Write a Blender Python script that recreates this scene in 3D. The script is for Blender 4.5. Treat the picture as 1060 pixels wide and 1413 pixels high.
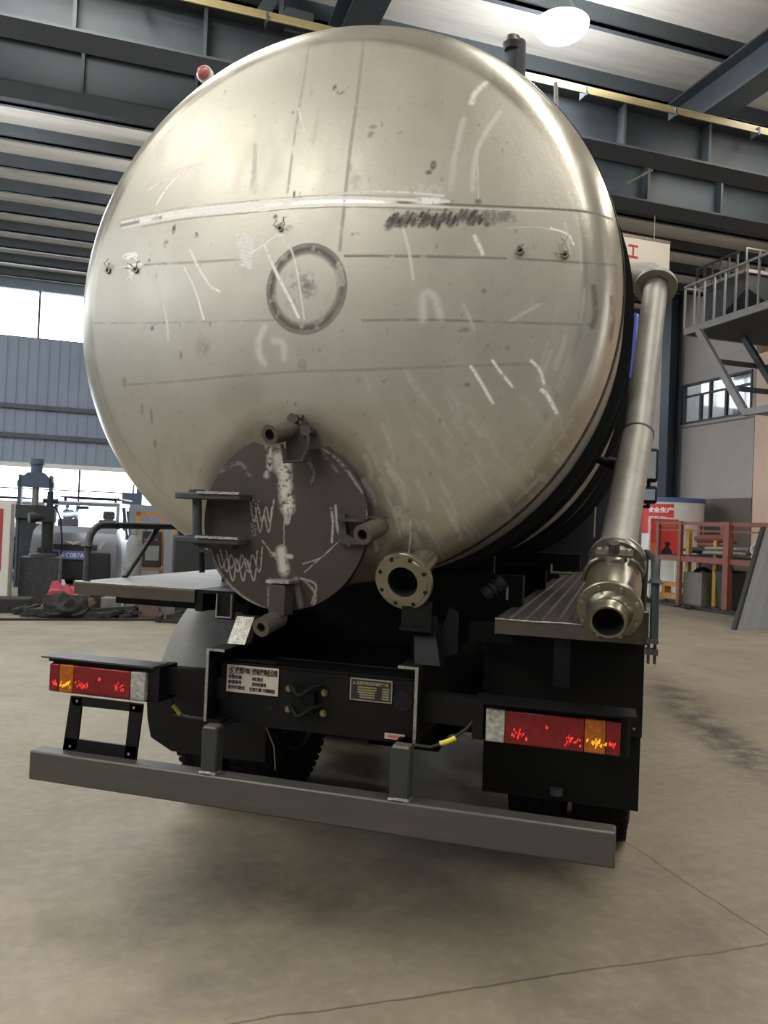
import bpy, bmesh, math, random
import numpy as np
from mathutils import Vector, Matrix
from math import sin, cos, pi, radians as R_
random.seed(4); rng = np.random.default_rng(7)
S = bpy.context.scene; COL = S.collection
for o in list(bpy.data.objects): bpy.data.objects.remove(o)

# ------------------------------------------------------------------ camera
FPX, YAW, PITCH, ROLL = 1100.88, 0.2854, 0.0164, 0.0401
CAM = Vector((1.1499, -2.8255, 1.6245))
cf = Vector((-sin(YAW)*cos(PITCH), cos(YAW)*cos(PITCH), sin(PITCH)))
r0 = cf.cross(Vector((0, 0, 1))).normalized(); u0 = r0.cross(cf)
cr = cos(ROLL)*r0 + sin(ROLL)*u0; cu = -sin(ROLL)*r0 + cos(ROLL)*u0
cam = bpy.data.cameras.new('camera'); co = bpy.data.objects.new('camera', cam); COL.objects.link(co)
co.matrix_world = Matrix(((cr.x, cu.x, -cf.x, CAM.x), (cr.y, cu.y, -cf.y, CAM.y), (cr.z, cu.z, -cf.z, CAM.z), (0, 0, 0, 1)))
cam.sensor_fit = 'VERTICAL'; cam.sensor_height = 36; cam.lens = 36*FPX/1413; cam.clip_start = .05; cam.clip_end = 300
S.camera = co
# ------------------------------------------------------------------ world, exposure
w = bpy.data.worlds.new('World'); S.world = w; w.use_nodes = True
w.node_tree.nodes['Background'].inputs[0].default_value = (.86, .93, 1, 1)
w.node_tree.nodes['Background'].inputs[1].default_value = 8.0
S.view_settings.view_transform = 'Standard'; S.view_settings.look = 'None'
S.view_settings.exposure = 0.0; S.view_settings.gamma = 1; S.view_settings.use_curve_mapping = False

# hall frame: the truck stands 34 degrees askew in it. u across the hall, v along it
HB = R_(33.95); hr = Vector((cos(HB), sin(HB), 0)); hf = Vector((-sin(HB), cos(HB), 0)); H0 = Vector((CAM.x, CAM.y, 0))
def hall(u, v, z=0): return H0 + u*hr + v*hf + Vector((0, 0, z))
def ray(px, py): return cf + (px-530)/FPX*cr - (py-706.5)/FPX*cu
def W(px, py, d): return CAM + d*ray(px, py)                    # point at depth d
def on(px, py, y): r = ray(px, py); return CAM + (y-CAM.y)/r.y*r # point on the plane y
def floor_at(px, d):                                            # floor point under column px at depth d
    py = 800
    for _ in range(8):
        p = W(px, py, d); py += p.z/d*FPX
    return Vector((p.x, p.y, 0))
def zat(px, py, d): return W(px, py, d).z

# unseen fill lights added under the roof for the tank, hall and passage
def arealight(name, loc, sx, sy, power, col, rz=0, rx=0):
    l = bpy.data.lights.new(name, 'AREA'); l.shape = 'RECTANGLE'; l.size = sx; l.size_y = sy; l.energy = power; l.color = col
    o = bpy.data.objects.new(name, l); COL.objects.link(o); o.location = loc; o.rotation_euler = (rx, 0, rz); return o
arealight('roof_daylight', hall(-6.0, .5, 8.75), 1.8, 11, 950, (1, .97, .92), HB)
arealight('roof_daylight', hall(-1.2, 7.2, 8.72), 1.0, 3.4, 420, (1, .98, .94), HB)
arealight('roof_daylight', hall(3.2, -1.0, 8.75), 1.2, 10, 520, (1, .96, .9), HB)
arealight('roof_daylight', hall(9.5, 6, 8.75), 1.2, 12, 700, (1, .95, .88), HB)
arealight('stair_light', hall(13.2, 14.2, 8.6), .4, 1.5, 90, (1, .86, .74), HB)  # added to warm the passage wall and pillar
arealight('roof_daylight', hall(-5, 19, 8.75), 6, 2, 500, (.85, .93, 1), HB)

# ------------------------------------------------------------------ materials
M = {}
def lin(c):
    if isinstance(c, str): c = [int(c[i:i+2], 16)/255 for i in (0, 2, 4)]
    return tuple((x/12.92 if x <= .04045 else ((x+.055)/1.055)**2.4) for x in c)
def mat(name, c, rough=.5, metal=0, var=.12, scale=8, bump=0, bscale=None, emit=0, spec=.5, stretch=(1, 1, 1), dirt=None, dscale=3, damt=.5):
    m = bpy.data.materials.new(name); m.use_nodes = True; N = m.node_tree.nodes; L = m.node_tree.links
    b = N['Principled BSDF']; c = lin(c)
    b.inputs['Roughness'].default_value = rough; b.inputs['Metallic'].default_value = metal
    b.inputs['Specular IOR Level'].default_value = spec
    tc = N.new('ShaderNodeTexCoord'); mp = N.new('ShaderNodeMapping'); mp.inputs['Scale'].default_value = stretch
    L.new(tc.outputs['Object'], mp.inputs[0])
    nz = N.new('ShaderNodeTexNoise'); nz.inputs['Scale'].default_value = scale; nz.inputs['Detail'].default_value = 6; nz.inputs['Roughness'].default_value = .65
    L.new(mp.outputs[0], nz.inputs['Vector'])
    rp = N.new('ShaderNodeValToRGB'); L.new(nz.outputs['Fac'], rp.inputs[0])
    rp.color_ramp.elements[0].position = .3; rp.color_ramp.elements[1].position = .7
    rp.color_ramp.elements[0].color = (*[x*(1-var) for x in c], 1); rp.color_ramp.elements[1].color = (*[min(1, x*(1+var)) for x in c], 1)
    out = rp.outputs[0]
    if dirt:
        n2 = N.new('ShaderNodeTexNoise'); n2.inputs['Scale'].default_value = dscale; n2.inputs['Detail'].default_value = 8; n2.inputs['Roughness'].default_value = .7
        L.new(mp.outputs[0], n2.inputs['Vector'])
        r2 = N.new('ShaderNodeValToRGB'); r2.color_ramp.elements[0].position = .5; r2.color_ramp.elements[1].position = .68
        r2.color_ramp.elements[1].color = (damt, damt, damt, 1); L.new(n2.outputs['Fac'], r2.inputs[0])
        mx = N.new('ShaderNodeMixRGB'); L.new(r2.outputs[0], mx.inputs[0]); L.new(out, mx.inputs[1]); mx.inputs[2].default_value = (*lin(dirt), 1); out = mx.outputs[0]
    L.new(out, b.inputs['Base Color'])
    if bump:
        bp = N.new('ShaderNodeBump'); bp.inputs['Strength'].default_value = bump; bp.inputs['Distance'].default_value = .01
        n3 = N.new('ShaderNodeTexNoise'); n3.inputs['Scale'].default_value = bscale or scale*3; n3.inputs['Detail'].default_value = 4
        L.new(mp.outputs[0], n3.inputs['Vector']); L.new(n3.outputs['Fac'], bp.inputs['Height']); L.new(bp.outputs[0], b.inputs['Normal'])
    if emit: b.inputs['Emission Color'].default_value = (*c, 1); b.inputs['Emission Strength'].default_value = emit
    m.diffuse_color = (*c, 1); M[name] = m; return m
mat('black_paint', '0b0b0c', .5, 0, .25, 6, .05, 40, spec=.22)
mat('stay_paint', '2e302c', .5, .1, .2, 6, .05, 40, dirt='45443f', dscale=8)
mat('black_matt', '080909', .7, 0, .3, 5, spec=.2)
mat('fender_plastic', '2c2e2f', .55, 0, .2, 4)
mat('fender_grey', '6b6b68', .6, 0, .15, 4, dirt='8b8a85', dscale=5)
mat('rubber', '0d0d0d', .85, 0, .25, 10, .3, 60, spec=.2)
mat('bare_steel', '77746c', .42, .55, .12, 5, .04, 60, stretch=(1, 6, 6), dirt='5b564e', dscale=4)
mat('bumper_steel', '54524d', .45, .5, .1, 6, .03, 60, stretch=(.6, 4, 4), dirt='5c5851', dscale=3, damt=.4)
mat('lid_edge', '4d4741', .45, .6, .15, 8)
mat('raw_edge', '9c988f', .35, .8, .3, 40, .5, 120)
mat('chrome_steel', '847f70', .32, .8, .12, 9, .03, 60, dirt='5f594c', dscale=8, damt=.5)
mat('pipe_steel', '8f8d86', .52, .5, .14, 7, .06, 30, dirt='6e695c', dscale=6, damt=.45)
mat('dull_steel', '4b4743', .45, .6, .2, 12, .08, 60)
mat('tube_steel', '5d574f', .42, .6, .2, 12, .08, 60)
mat('platform_top', '7f7a72', .5, .35, .18, 5, .05, 40, dirt='6b645a', dscale=4)
mat('platform_edge', '4b443c', .55, .4, .18, 8, .05, 40)
mat('brass_bolt', '857a5c', .35, .8, .1, 20)
mat('hole_dark', '070707', .9)
mat('red_lens', '6e0d12', .12, 0, .3, 60, .15, 160)
mat('amber_lens', '9c5412', .12, 0, .35, 70, .3, 120)
mat('clear_lens', '9a978e', .1, 0, .45, 60, .4, 120)
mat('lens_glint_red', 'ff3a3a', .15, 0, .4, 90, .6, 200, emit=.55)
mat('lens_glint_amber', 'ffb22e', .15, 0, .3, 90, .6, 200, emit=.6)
mat('paper_label', 'b3a69a', .6, 0, .05, 30)
mat('ink', '1b1a1a', .7)
mat('ink_red', 'c8373a', .7)
mat('ink_white', 'f0e6e0', .7)
mat('plate_black', '1a1916', .5)
mat('plate_silver', 'a6a294', .35, .7)
mat('plate_gold', '8d8468', .4, .5, .3, 60)
mat('yellow_tag', 'd6c83c', .6)
mat('cable_black', '0e0e0e', .6)
mat('cab_dark', '1c2026', .4)
mat('cab_blue', '2f3f8e', .3)
mat('glass_dark', '20262b', .08, 0, .1)
mat('mirror_glass', 'b9bdb8', .05, .9, .1)
mat('red_lamp', 'b2655e', .3, 0, .2, 20)
# hall
mat('ceiling_panel', 'dcd8d0', .8, 0, .1, 1.5, stretch=(.3, 3, 1), dirt='8e877c', dscale=1.2, damt=.4)
mat('purlin', '4d5357', .6, 0, .15, 2)
mat('girder', '41484c', .6, 0, .12, 1, dirt='3a4043', dscale=.7, damt=.7)
mat('conductor', 'a39468', .5, 0, .15, 3)
mat('wall_sheet', '8a939f', .7, 0, .06, 1)  # faint blue of the window flare is put into this colour
mat('wall_plaster', 'a79f99', .85, 0, .05, 1.2)
mat('wall_dado', '6f665e', .85, 0, .06, 1.2)
mat('wall_warm', 'd6b8a4', .85, 0, .05, 1.2)  # warm light on the passage wall and pillar, put into the colour
mat('column_blue', '2d3740', .6, 0, .1, 2)
mat('stair_steel', '7d7b79', .6, .1, .12, 4)
mat('stair_dark', '34383a', .7, 0, .15, 4)
mat('window_frame', '3f4345', .6)
mat('sign_white', 'd9d2c4', .7, 0, .03, 2)
mat('lamp_body', '3a3f44', .5, .3)
mat('rack_red', '783f30', .6, 0, .15, 5, dirt='5d382c', dscale=6)
mat('rack_yellow', 'b78a3c', .6, 0, .15, 5)
mat('orange_paint', 'b8803c', .6, 0, .18, 5, dirt='7c5a38', dscale=6)
mat('poster_red', 'cf3a34', .6, 0, .12, 4)
mat('poster_orange', 'd96a34', .6, 0, .12, 4)
mat('white_plastic', 'd8d5cd', .5, 0, .04, 4)
mat('blue_rim', '4a5f8c', .5)
mat('olive_metal', '625f52', .6, 0, .12, 6)
mat('green_bin', '3a3f34', .7, 0, .15, 6)
mat('pink_bar', '8f544c', .5, 0, .2, 12)
mat('rod_grey', '8b857a', .5, .4, .2, 12)
mat('dark_bar', '2b2926', .6, .3, .2, 9)
mat('white_mesh', 'cfcbc4', .7, 0, .2, 40)
mat('panel_sheet', '8d9496', .45, .3, .1, 2, stretch=(4, 1, .4), dirt='6d7374', dscale=2)
mat('machine_grey', '34383a', .6, .1, .2, 5, dirt='5d605e', dscale=8)
mat('machine_dark', '26292b', .6, .1, .2, 5)
mat('machine_blue', '4d5a6b', .6, 0, .15, 5)
mat('gas_grey', '7b7f7c', .55, 0, .1, 6)
mat('van_paint', '7d8087', .3, .3, .1, 3)
mat('van_dark', '1d2026', .5)
mat('van_silver', '9aa0a8', .35, .3, .1, 3)
mat('seat_dark', '3b3f46', .8)
mat('plate_blue', '5a6da6', .5)
mat('headlamp', 'd3d3c8', .2, .2, .2, 30)
mat('junk_red', 'a93c46', .6, 0, .2, 10)
mat('junk_brown', '5f5146', .8, 0, .3, 8)
mat('junk_grey', '6c6a66', .8, 0, .3, 8)
mat('junk_dark', '2b2a28', .8, 0, .3, 8)
mat('wood_floor', '8a6a4c', .7, 0, .2, 6)
m = mat('outside_light', 'f4f8ff', .5, emit=0)
def glassmat(name, c, a, rough=.05):
    m = bpy.data.materials.new(name); m.use_nodes = True; N = m.node_tree.nodes; L = m.node_tree.links; N.clear()
    o = N.new('ShaderNodeOutputMaterial'); t = N.new('ShaderNodeBsdfTransparent'); g = N.new('ShaderNodeBsdfGlossy'); x = N.new('ShaderNodeMixShader')
    t.inputs[0].default_value = (*c, 1); g.inputs['Roughness'].default_value = rough; x.inputs[0].default_value = a
    L.new(t.outputs[0], x.inputs[1]); L.new(g.outputs[0], x.inputs[2]); L.new(x.outputs[0], o.inputs[0]); M[name] = m
glassmat('pane', (.9, .95, 1), .12)
def emis(name, c, s):
    m = bpy.data.materials.new(name); m.use_nodes = True; N = m.node_tree.nodes; L = m.node_tree.links; N.clear()
    o = N.new('ShaderNodeOutputMaterial'); e = N.new('ShaderNodeEmission'); e.inputs[0].default_value = (*c, 1); e.inputs[1].default_value = s
    L.new(e.outputs[0], o.inputs[0]); M[name] = m
emis('lamp_glow', (.95, .98, 1), 60)
emis('roof_glow', (.8, .92, 1), 6)

# ------------------------------------------------------------------ mesh helpers
class MB:
    def __init__(s): s.v = []; s.f = []; s.mi = []; s.m = 0
    def add(s, vs, fs):
        k = len(s.v); s.v += [tuple(p) for p in vs]; s.f += [tuple(i+k for i in f) for f in fs]; s.mi += [s.m]*len(fs); return s
    def box(s, a, b, rot=None, piv=None):
        (x0, y0, z0), (x1, y1, z1) = a, b
        v = [Vector(p) for p in ((x0,y0,z0),(x1,y0,z0),(x1,y1,z0),(x0,y1,z0),(x0,y0,z1),(x1,y0,z1),(x1,y1,z1),(x0,y1,z1))]
        if rot is not None:
            c = Vector(piv) if piv is not None else (Vector(a)+Vector(b))/2
            v = [rot @ (p-c) + c for p in v]
        return s.add(v, [(0,3,2,1),(4,5,6,7),(0,1,5,4),(1,2,6,5),(2,3,7,6),(3,0,4,7)])
    def hexa(s, P): return s.add(P, [(0,3,2,1),(4,5,6,7),(0,1,5,4),(1,2,6,5),(2,3,7,6),(3,0,4,7)])   # 4 bottom, 4 top
    def bar(s, p, q, w, h=None, up=(0,0,1)):
        h = h or w; p = Vector(p); q = Vector(q); d = (q-p).normalized(); up = Vector(up)
        if abs(d.dot(up)) > .98: up = Vector((0, 1, 0))
        a = d.cross(up).normalized(); b = a.cross(d).normalized()
        r = [(-w/2, -h/2), (w/2, -h/2), (w/2, h/2), (-w/2, h/2)]
        return s.hexa([p+x*a+y*b for x, y in r]+[q+x*a+y*b for x, y in r]) 
    def tube(s, path, r, n=16, cap=True, inner=None, closed=False):
        P = [Vector(p) for p in path]; rr = r if isinstance(r, (list, tuple)) else [r]*len(P)
        vs = []; fs = []; prev = None; K = len(P)
        for i, p in enumerate(P):
            if closed: t = (P[(i+1) % K]-P[i-1]).normalized()
            else: t = ((P[i]-P[i-1]).normalized() if i else Vector()) + ((P[i+1]-P[i]).normalized() if i < K-1 else Vector()); t.normalize()
            if prev is None:
                a = t.orthogonal().normalized()
            else:
                a = (prev - t*prev.dot(t)).normalized()
            prev = a; b = t.cross(a)
            k = 1.0
            if 0 < i < K-1:
                c = (P[i]-P[i-1]).normalized().dot(t); k = 1/max(c, .5)
            for j in range(n):
                an = 2*pi*j/n; vs.append(p+(a*cos(an)+b*sin(an))*rr[i]*k)
        for i in range(K-1 if not closed else K):
            for j in range(n):
                fs.append((i*n+j, i*n+(j+1) % n, ((i+1) % K)*n+(j+1) % n, ((i+1) % K)*n+j))
        if cap and not closed: fs.append(tuple(range(n-1, -1, -1))); fs.append(tuple((K-1)*n+j for j in range(n)))
        return s.add(vs, fs)
    def lathe(s, o, ax, prof, n=32, a0=0, a1=2*pi, ref=None):
        # prof: list of (distance along axis, radius)
        o = Vector(o); ax = Vector(ax).normalized(); a = (Vector(ref) if ref else ax.orthogonal()).normalized(); a = (a-ax*a.dot(ax)).normalized(); b = ax.cross(a)
        full = abs(a1-a0-2*pi) < 1e-6; nn = n if full else n+1
        vs = [o+ax*t+(a*cos(a0+(a1-a0)*j/n)+b*sin(a0+(a1-a0)*j/n))*r for t, r in prof for j in range(nn)]
        fs = []
        for i in range(len(prof)-1):
            for j in range(n):
                j2 = (j+1) % nn
                fs.append((i*nn+j, i*nn+j2, (i+1)*nn+j2, (i+1)*nn+j))
        return s.add(vs, fs)
    def disc(s, o, ax, r, t, n=32, hole=0):     # washer / disc centred at o, thickness t forward along ax
        p = [(0, max(hole, 1e-4)), (0, r), (t, r), (t, max(hole, 1e-4))]
        if hole: p.append((0, hole))
        return s.lathe(o, ax, p, n)
    def prism(s, poly, o, ax, ay, h):           # extrude a 2-D polygon (ax, ay) along ax x ay by h
        o = Vector(o); ax = Vector(ax); ay = Vector(ay); nz = ax.cross(ay).normalized(); k = len(poly)
        vs = [o+ax*x+ay*y for x, y in poly]+[o+ax*x+ay*y+nz*h for x, y in poly]
        return s.add(vs, [tuple(range(k-1, -1, -1)), tuple(range(k, 2*k))]+[(i, (i+1) % k, (i+1) % k+k, i+k) for i in range(k)])
    def build(s, name, mt, parent=None, bevel=0, kind=None, label=None, angle=35, M4=None):
        me = bpy.data.meshes.new(name); me.from_pydata(s.v, [], s.f); me.validate()
        for x in (mt if isinstance(mt, (list, tuple)) else [mt]): me.materials.append(M[x])
        if max(s.mi, default=0): me.polygons.foreach_set('material_index', s.mi)
        bm = bmesh.new(); bm.from_mesh(me); bmesh.ops.remove_doubles(bm, verts=bm.verts, dist=1e-6); bmesh.ops.recalc_face_normals(bm, faces=bm.faces); bm.to_mesh(me); bm.free()
        me.polygons.foreach_set('use_smooth', [True]*len(me.polygons))
        try: me.set_sharp_from_angle(angle=R_(angle))
        except Exception: pass
        o = bpy.data.objects.new(name, me); COL.objects.link(o)
        if parent is not None: o.parent = parent
        if M4 is not None: o.matrix_world = M4
        if bevel:
            b = o.modifiers.new('bevel', 'BEVEL'); b.width = bevel; b.segments = 2; b.limit_method = 'ANGLE'; b.angle_limit = R_(40)
        if kind: o['kind'] = kind
        if label: o['label'] = label
        return o
def thing(name, label, cat, loc=(0, 0, 0), rz=0, group=None):
    o = bpy.data.objects.new(name, None); COL.objects.link(o); o.location = loc; o.rotation_euler = (0, 0, rz); o.empty_display_size = .2
    o['label'] = label; o['category'] = cat
    if group: o['group'] = group
    return o
def tag(o, label, cat, group=None, loc=None, rz=None):
    o['label'] = label; o['category'] = cat
    if group: o['group'] = group
    if loc is not None: o.location = loc
    if rz is not None: o.rotation_euler = (0, 0, rz)
    return o
def text_mesh(name, body, size, o, ax, ay, mt, parent, ext=.0006, align='LEFT', wid=None, squash=1, bold=0):
    cv = bpy.data.curves.new(name, 'FONT'); cv.body = body; cv.size = size; cv.extrude = ext; cv.align_x = align; cv.offset = bold; cv.resolution_u = 3
    t = bpy.data.objects.new(name, cv); COL.objects.link(t); dg = bpy.context.evaluated_depsgraph_get()
    me = bpy.data.meshes.new_from_object(t.evaluated_get(dg)); bpy.data.objects.remove(t)
    ax = Vector(ax).normalized(); ay = Vector(ay).normalized(); nz = ax.cross(ay)
    xs = [v.co.x for v in me.vertices] or [0, 1]
    k = (wid/(max(xs)-min(xs))) if wid else 1; x0 = min(xs) if wid else 0
    for v in me.vertices:
        c = v.co.copy(); v.co = Vector(o)+ax*((c.x-x0)*k)+ay*c.y*squash+nz*c.z
    me.materials.clear(); me.materials.append(M[mt])
    ob = bpy.data.objects.new(name, me); COL.objects.link(ob)
    if parent is not None: ob.parent = parent
    return ob
def arc(c, a, b, r, t0, t1, n=8):
    c = Vector(c); a = Vector(a); b = Vector(b)
    return [c+(a*cos(t0+(t1-t0)*i/n)+b*sin(t0+(t1-t0)*i/n))*r for i in range(n+1)]
MH = Matrix.Translation(H0) @ Matrix.Rotation(HB, 4, 'Z')          # hall coordinates (u, v, z)
def hs(mb, name, mt, **k): return mb.build(name, mt, M4=MH, kind='structure', **k)

# ================================================================== THE HALL
UW, VF, UL, VB, HC = 15.8, 27.0, -15.0, -9.0, 9.0
# floor -----------------------------------------------------------------
def floor_material():
    m = bpy.data.materials.new('concrete'); m.use_nodes = True; N = m.node_tree.nodes; L = m.node_tree.links; b = N['Principled BSDF']
    tc = N.new('ShaderNodeTexCoord'); sx = N.new('ShaderNodeSeparateXYZ'); L.new(tc.outputs['Object'], sx.inputs[0])
    def noise(sc, det=6, ro=.6, st=None):
        n = N.new('ShaderNodeTexNoise'); n.inputs['Scale'].default_value = sc; n.inputs['Detail'].default_value = det; n.inputs['Roughness'].default_value = ro
        if st:
            mp = N.new('ShaderNodeMapping'); mp.inputs['Scale'].default_value = st; mp.inputs['Rotation'].default_value = (0, 0, .5); L.new(tc.outputs['Object'], mp.inputs[0]); L.new(mp.outputs[0], n.inputs['Vector'])
        else: L.new(tc.outputs['Object'], n.inputs['Vector'])
        return n.outputs['Fac']
    def mth(op, a, b_=None, c=None):
        n = N.new('ShaderNodeMath'); n.operation = op
        for i, x in enumerate((a, b_, c)):
            if x is None: continue
            if isinstance(x, (int, float)): n.inputs[i].default_value = x
            else: L.new(x, n.inputs[i])
        return n.outputs[0]
    def ramp(x, p0, p1, c0=(0, 0, 0), c1=(1, 1, 1)):
        n = N.new('ShaderNodeValToRGB'); n.color_ramp.elements[0].position = p0; n.color_ramp.elements[1].position = p1
        n.color_ramp.elements[0].color = (*c0, 1); n.color_ramp.elements[1].color = (*c1, 1); L.new(x, n.inputs[0]); return n.outputs[0]
    def mix(f, a, bb, mode='MIX'):
        n = N.new('ShaderNodeMixRGB'); n.blend_type = mode
        for i, x in enumerate((f, a, bb)):
            if isinstance(x, (int, float)): n.inputs[i].default_value = x
            elif isinstance(x, tuple): n.inputs[i].default_value = (*x, 1)
            else: L.new(x, n.inputs[i])
        return n.outputs[0]
    c = ramp(noise(.55, 8, .62), .36, .66, lin('756c5b'), lin('897f6c'))
    c = mix(ramp(noise(1.3, 9, .7, (1, 2.6, 1)), .5, .72), c, lin('71695d'))
    c = mix(mth('MULTIPLY', ramp(noise(14, 4, .6), .45, .75), .25), c, lin('a49a8b'))
    # joints
    wob = mth('MULTIPLY', mth('SUBTRACT', noise(2.5, 5), .5), .06)
    lines = None
    for ax, v0, sl in (('X', 2.57, -.06), ('Y', 2.60, -.05), ('X', 6.9, -.11), ('X', -1.9, 0), ('Y', 7.1, 0), ('Y', 11.4, 0), ('X', 11.3, 0), ('X', -6.2, 0)):
        a = sx.outputs[ax]; o_ = sx.outputs['Y' if ax == 'X' else 'X']
        d = mth('ABSOLUTE', mth('ADD', mth('SUBTRACT', a, v0), wob))
        l = mth('LESS_THAN', d, .0055)
        lines = l if lines is None else mth('MAXIMUM', lines, l)
    c = mix(mth('MULTIPLY', lines, .75), c, lin('4a443b'))
    # oil streaks at the right, darker patches elsewhere on the floor
    def blob(cx, cy, rx, ry, ang, amt, sc):
        mp = N.new('ShaderNodeMapping'); mp.vector_type = 'TEXTURE'; mp.inputs['Location'].default_value = (cx, cy, 0); mp.inputs['Rotation'].default_value = (0, 0, ang); mp.inputs['Scale'].default_value = (rx, ry, 1)
        L.new(tc.outputs['Object'], mp.inputs[0]); ln = N.new('ShaderNodeVectorMath'); ln.operation = 'LENGTH'; L.new(mp.outputs[0], ln.inputs[0])
        e = ramp(ln.outputs['Value'], .25, 1.0, (1, 1, 1), (0, 0, 0))
        return mth('MULTIPLY', mth('MULTIPLY', e, ramp(noise(sc, 8, .7), .4, .6)), amt)
    for a in ((5.04, 6.2, .34, 2.5, -.45, 1.0, 3), (4.55, 5.0, .28, .9, -.45, .9, 6), (-3.2, 7.2, 2.0, .5, .2, .35, 2), (-1.6, 4.0, 1.6, .9, .4, .35, 2.2), (.9, 3.4, 1.6, .7, .2, .4, 2), (1.4, 2.2, 2, .35, .5, .35, 2.5)):
        c = mix(blob(*a), c, lin('3f3a34'))
    L.new(c, b.inputs['Base Color'])
    L.new(ramp(noise(2, 6), .3, .7, (.5,)*3, (.72,)*3), b.inputs['Roughness']); b.inputs['Specular IOR Level'].default_value = .35
    bp = N.new('ShaderNodeBump'); bp.inputs['Strength'].default_value = .15; bp.inputs['Distance'].default_value = .01; L.new(noise(30, 5), bp.inputs['Height']); L.new(bp.outputs[0], b.inputs['Normal'])
    M['concrete'] = m
floor_material()
hs(MB().box((UL-.3, VB-.3, -.2), (UW+6, VF+8, 0)), 'floor', 'concrete')
# ceiling ---------------------------------------------------------------
hs(MB().box((UL-.3, VB-.3, HC), (UW+6, VF+.3, HC+.15)), 'ceiling', 'ceiling_panel')
for v in np.arange(5.5, 26.9, 1.4):
    hs(MB().box((UL, v-.04, HC-.26), (UW, v+.04, HC)).box((UL, v-.04, HC-.26), (UW, v+.12, HC-.24)), 'purlin', 'purlin')
for u in (-9.3, 2.6, 8.35):
    hs(MB().box((u-.02, 4, HC-.8), (u+.02, VF, HC-.28)).box((u-.22, 4, HC-.84), (u+.22, VF, HC-.79)).box((u-.22, 4, HC-.29), (u+.22, VF, HC-.26)), 'rafter', 'girder')
# far wall: sheet above, clerestory, wide opening below
def sheet_bumps(mb, x0, x1, y, z0, z1, step=.3):
    x = x0
    while x < x1: mb.box((x, y-.03, z0), (x+.05, y, z1)); x += step
wf = MB().box((UL, VF, 3.05), (UW, VF+.2, 7.0)).box((UL, VF, 8.5), (UW, VF+.2, HC)).box((UL, VF, 0), (UW, VF+.2, .9)).box((8.6, VF, .9), (UW, VF+.2, 3.05))
sheet_bumps(wf, UL, 4, VF, 3.2, 6.95)
hs(wf, 'wall_back', 'wall_sheet')
for z in (3.95, 4.85): hs(MB().box((UL, VF-.14, z-.07), (UW, VF-.03, z+.07)), 'trim_girt', 'purlin')
hs(MB().box((UL, VF-.06, 2.98), (8.6, VF+.1, 3.12)), 'trim_lintel', 'ceiling_panel')
fr = MB()
for u in np.arange(-13.6, 8.7, 2.4): fr.box((u-.03, VF+.05, .9), (u+.03, VF+.13, 3.05))
fr.box((UL, VF+.05, 2.3), (8.6, VF+.12, 2.34))
wn = hs(fr, 'window_1', 'window_frame')
fr = MB()
for u in np.arange(UL, UW, 1.5): fr.box((u-.03, VF+.05, 7.0), (u+.03, VF+.13, 8.5))
fr.box((UL, VF+.05, 6.97), (UW, VF+.15, 7.04)); hs(fr, 'window_2', 'window_frame')
# left, front and right walls
wl = MB().box((UL-.2, VB, 0), (UL, VF, 6.6)).box((UL-.2, VB, 8.7), (UL, VF, HC)).box((UL-.2, VB, 6.6), (UL, -3, 8.7)).box((UL-.2, 24, 6.6), (UL, VF, 8.7))
hs(wl, 'wall_left', 'wall_sheet')
wb = MB().box((UL, VB-.2, 0), (UW, VB, HC))
hs(wb, 'wall_front', 'wall_sheet')
# right wall (plastered offices) with a window; it ends at a warm lit wall
WY0, WY1, WZ0, WZ1 = 17.45, 20.35, 5.02, 6.22
wr = MB()
for a, b in (((UW, 17.35, 0), (UW+.2, WY0, HC)), ((UW, WY1, 0), (UW+.2, VF, HC)), ((UW, WY0, 0), (UW+.2, WY1, WZ0)), ((UW, WY0, WZ1), (UW+.2, WY1, HC))): wr.box(a, b)
hs(wr, 'wall_right', 'wall_plaster')
hs(MB().box((UW-.02, 17.35, 0), (UW, VF, 2.75)), 'trim_dado', 'wall_dado')
hs(MB().box((UW+1.6, VB, 0), (UW+1.8, 18.2, HC)).box((UW+.2, 18.2, 0), (UW+1.8, 18.4, HC)), 'wall_passage', 'wall_warm')
hs(MB().box((UW-.0, 16.72, 0), (UW+.3, 17.33, 6.6)), 'trim_pillar', 'wall_warm')
wfm = MB()
wfm.box((UW-.03, WY0, WZ0), (UW+.1, WY1, WZ0+.06)).box((UW-.03, WY0, WZ1-.06), (UW+.1, WY1, WZ1)).box((UW-.03, WY0, WZ0), (UW+.1, WY0+.06, WZ1)).box((UW-.03, WY1-.1, WZ0), (UW+.1, WY1, WZ1))
wfm.box((UW-.02, WY0, WZ0+.8), (UW+.06, WY1, WZ0+.85))
for v, zt in ((WY1-.85, .82), (WY0+1.65, 1.2), (WY0+1.0, .82)): wfm.box((UW-.02, v-.04, WZ0), (UW+.06, v+.04, WZ0+zt))
wo = hs(wfm, 'window_3', 'window_frame')
hs(MB().box((UW+.03, WY0, WZ0), (UW+.04, WY1, WZ1)), 'window_glass', 'pane')
hs(MB().box((UW+.2, WY0-.6, WZ0-.8), (UW+4, WY0-.5, HC)).box((UW+.2, WY1+.5, WZ0-.8), (UW+4, WY1+.6, HC)).box((UW+3.9, WY0-.6, WZ0-.8), (UW+4, WY1+.6, HC)).box((UW+.2, WY0-.6, WZ0-.9), (UW+4, WY1+.6, WZ0-.8)), 'wall_office', 'white_plastic')
hs(MB().box((UW+1, WY0+.5, HC-.7), (UW+3, WY1-.4, HC-.65)), 'office_ceiling_panel', 'roof_glow')
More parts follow.
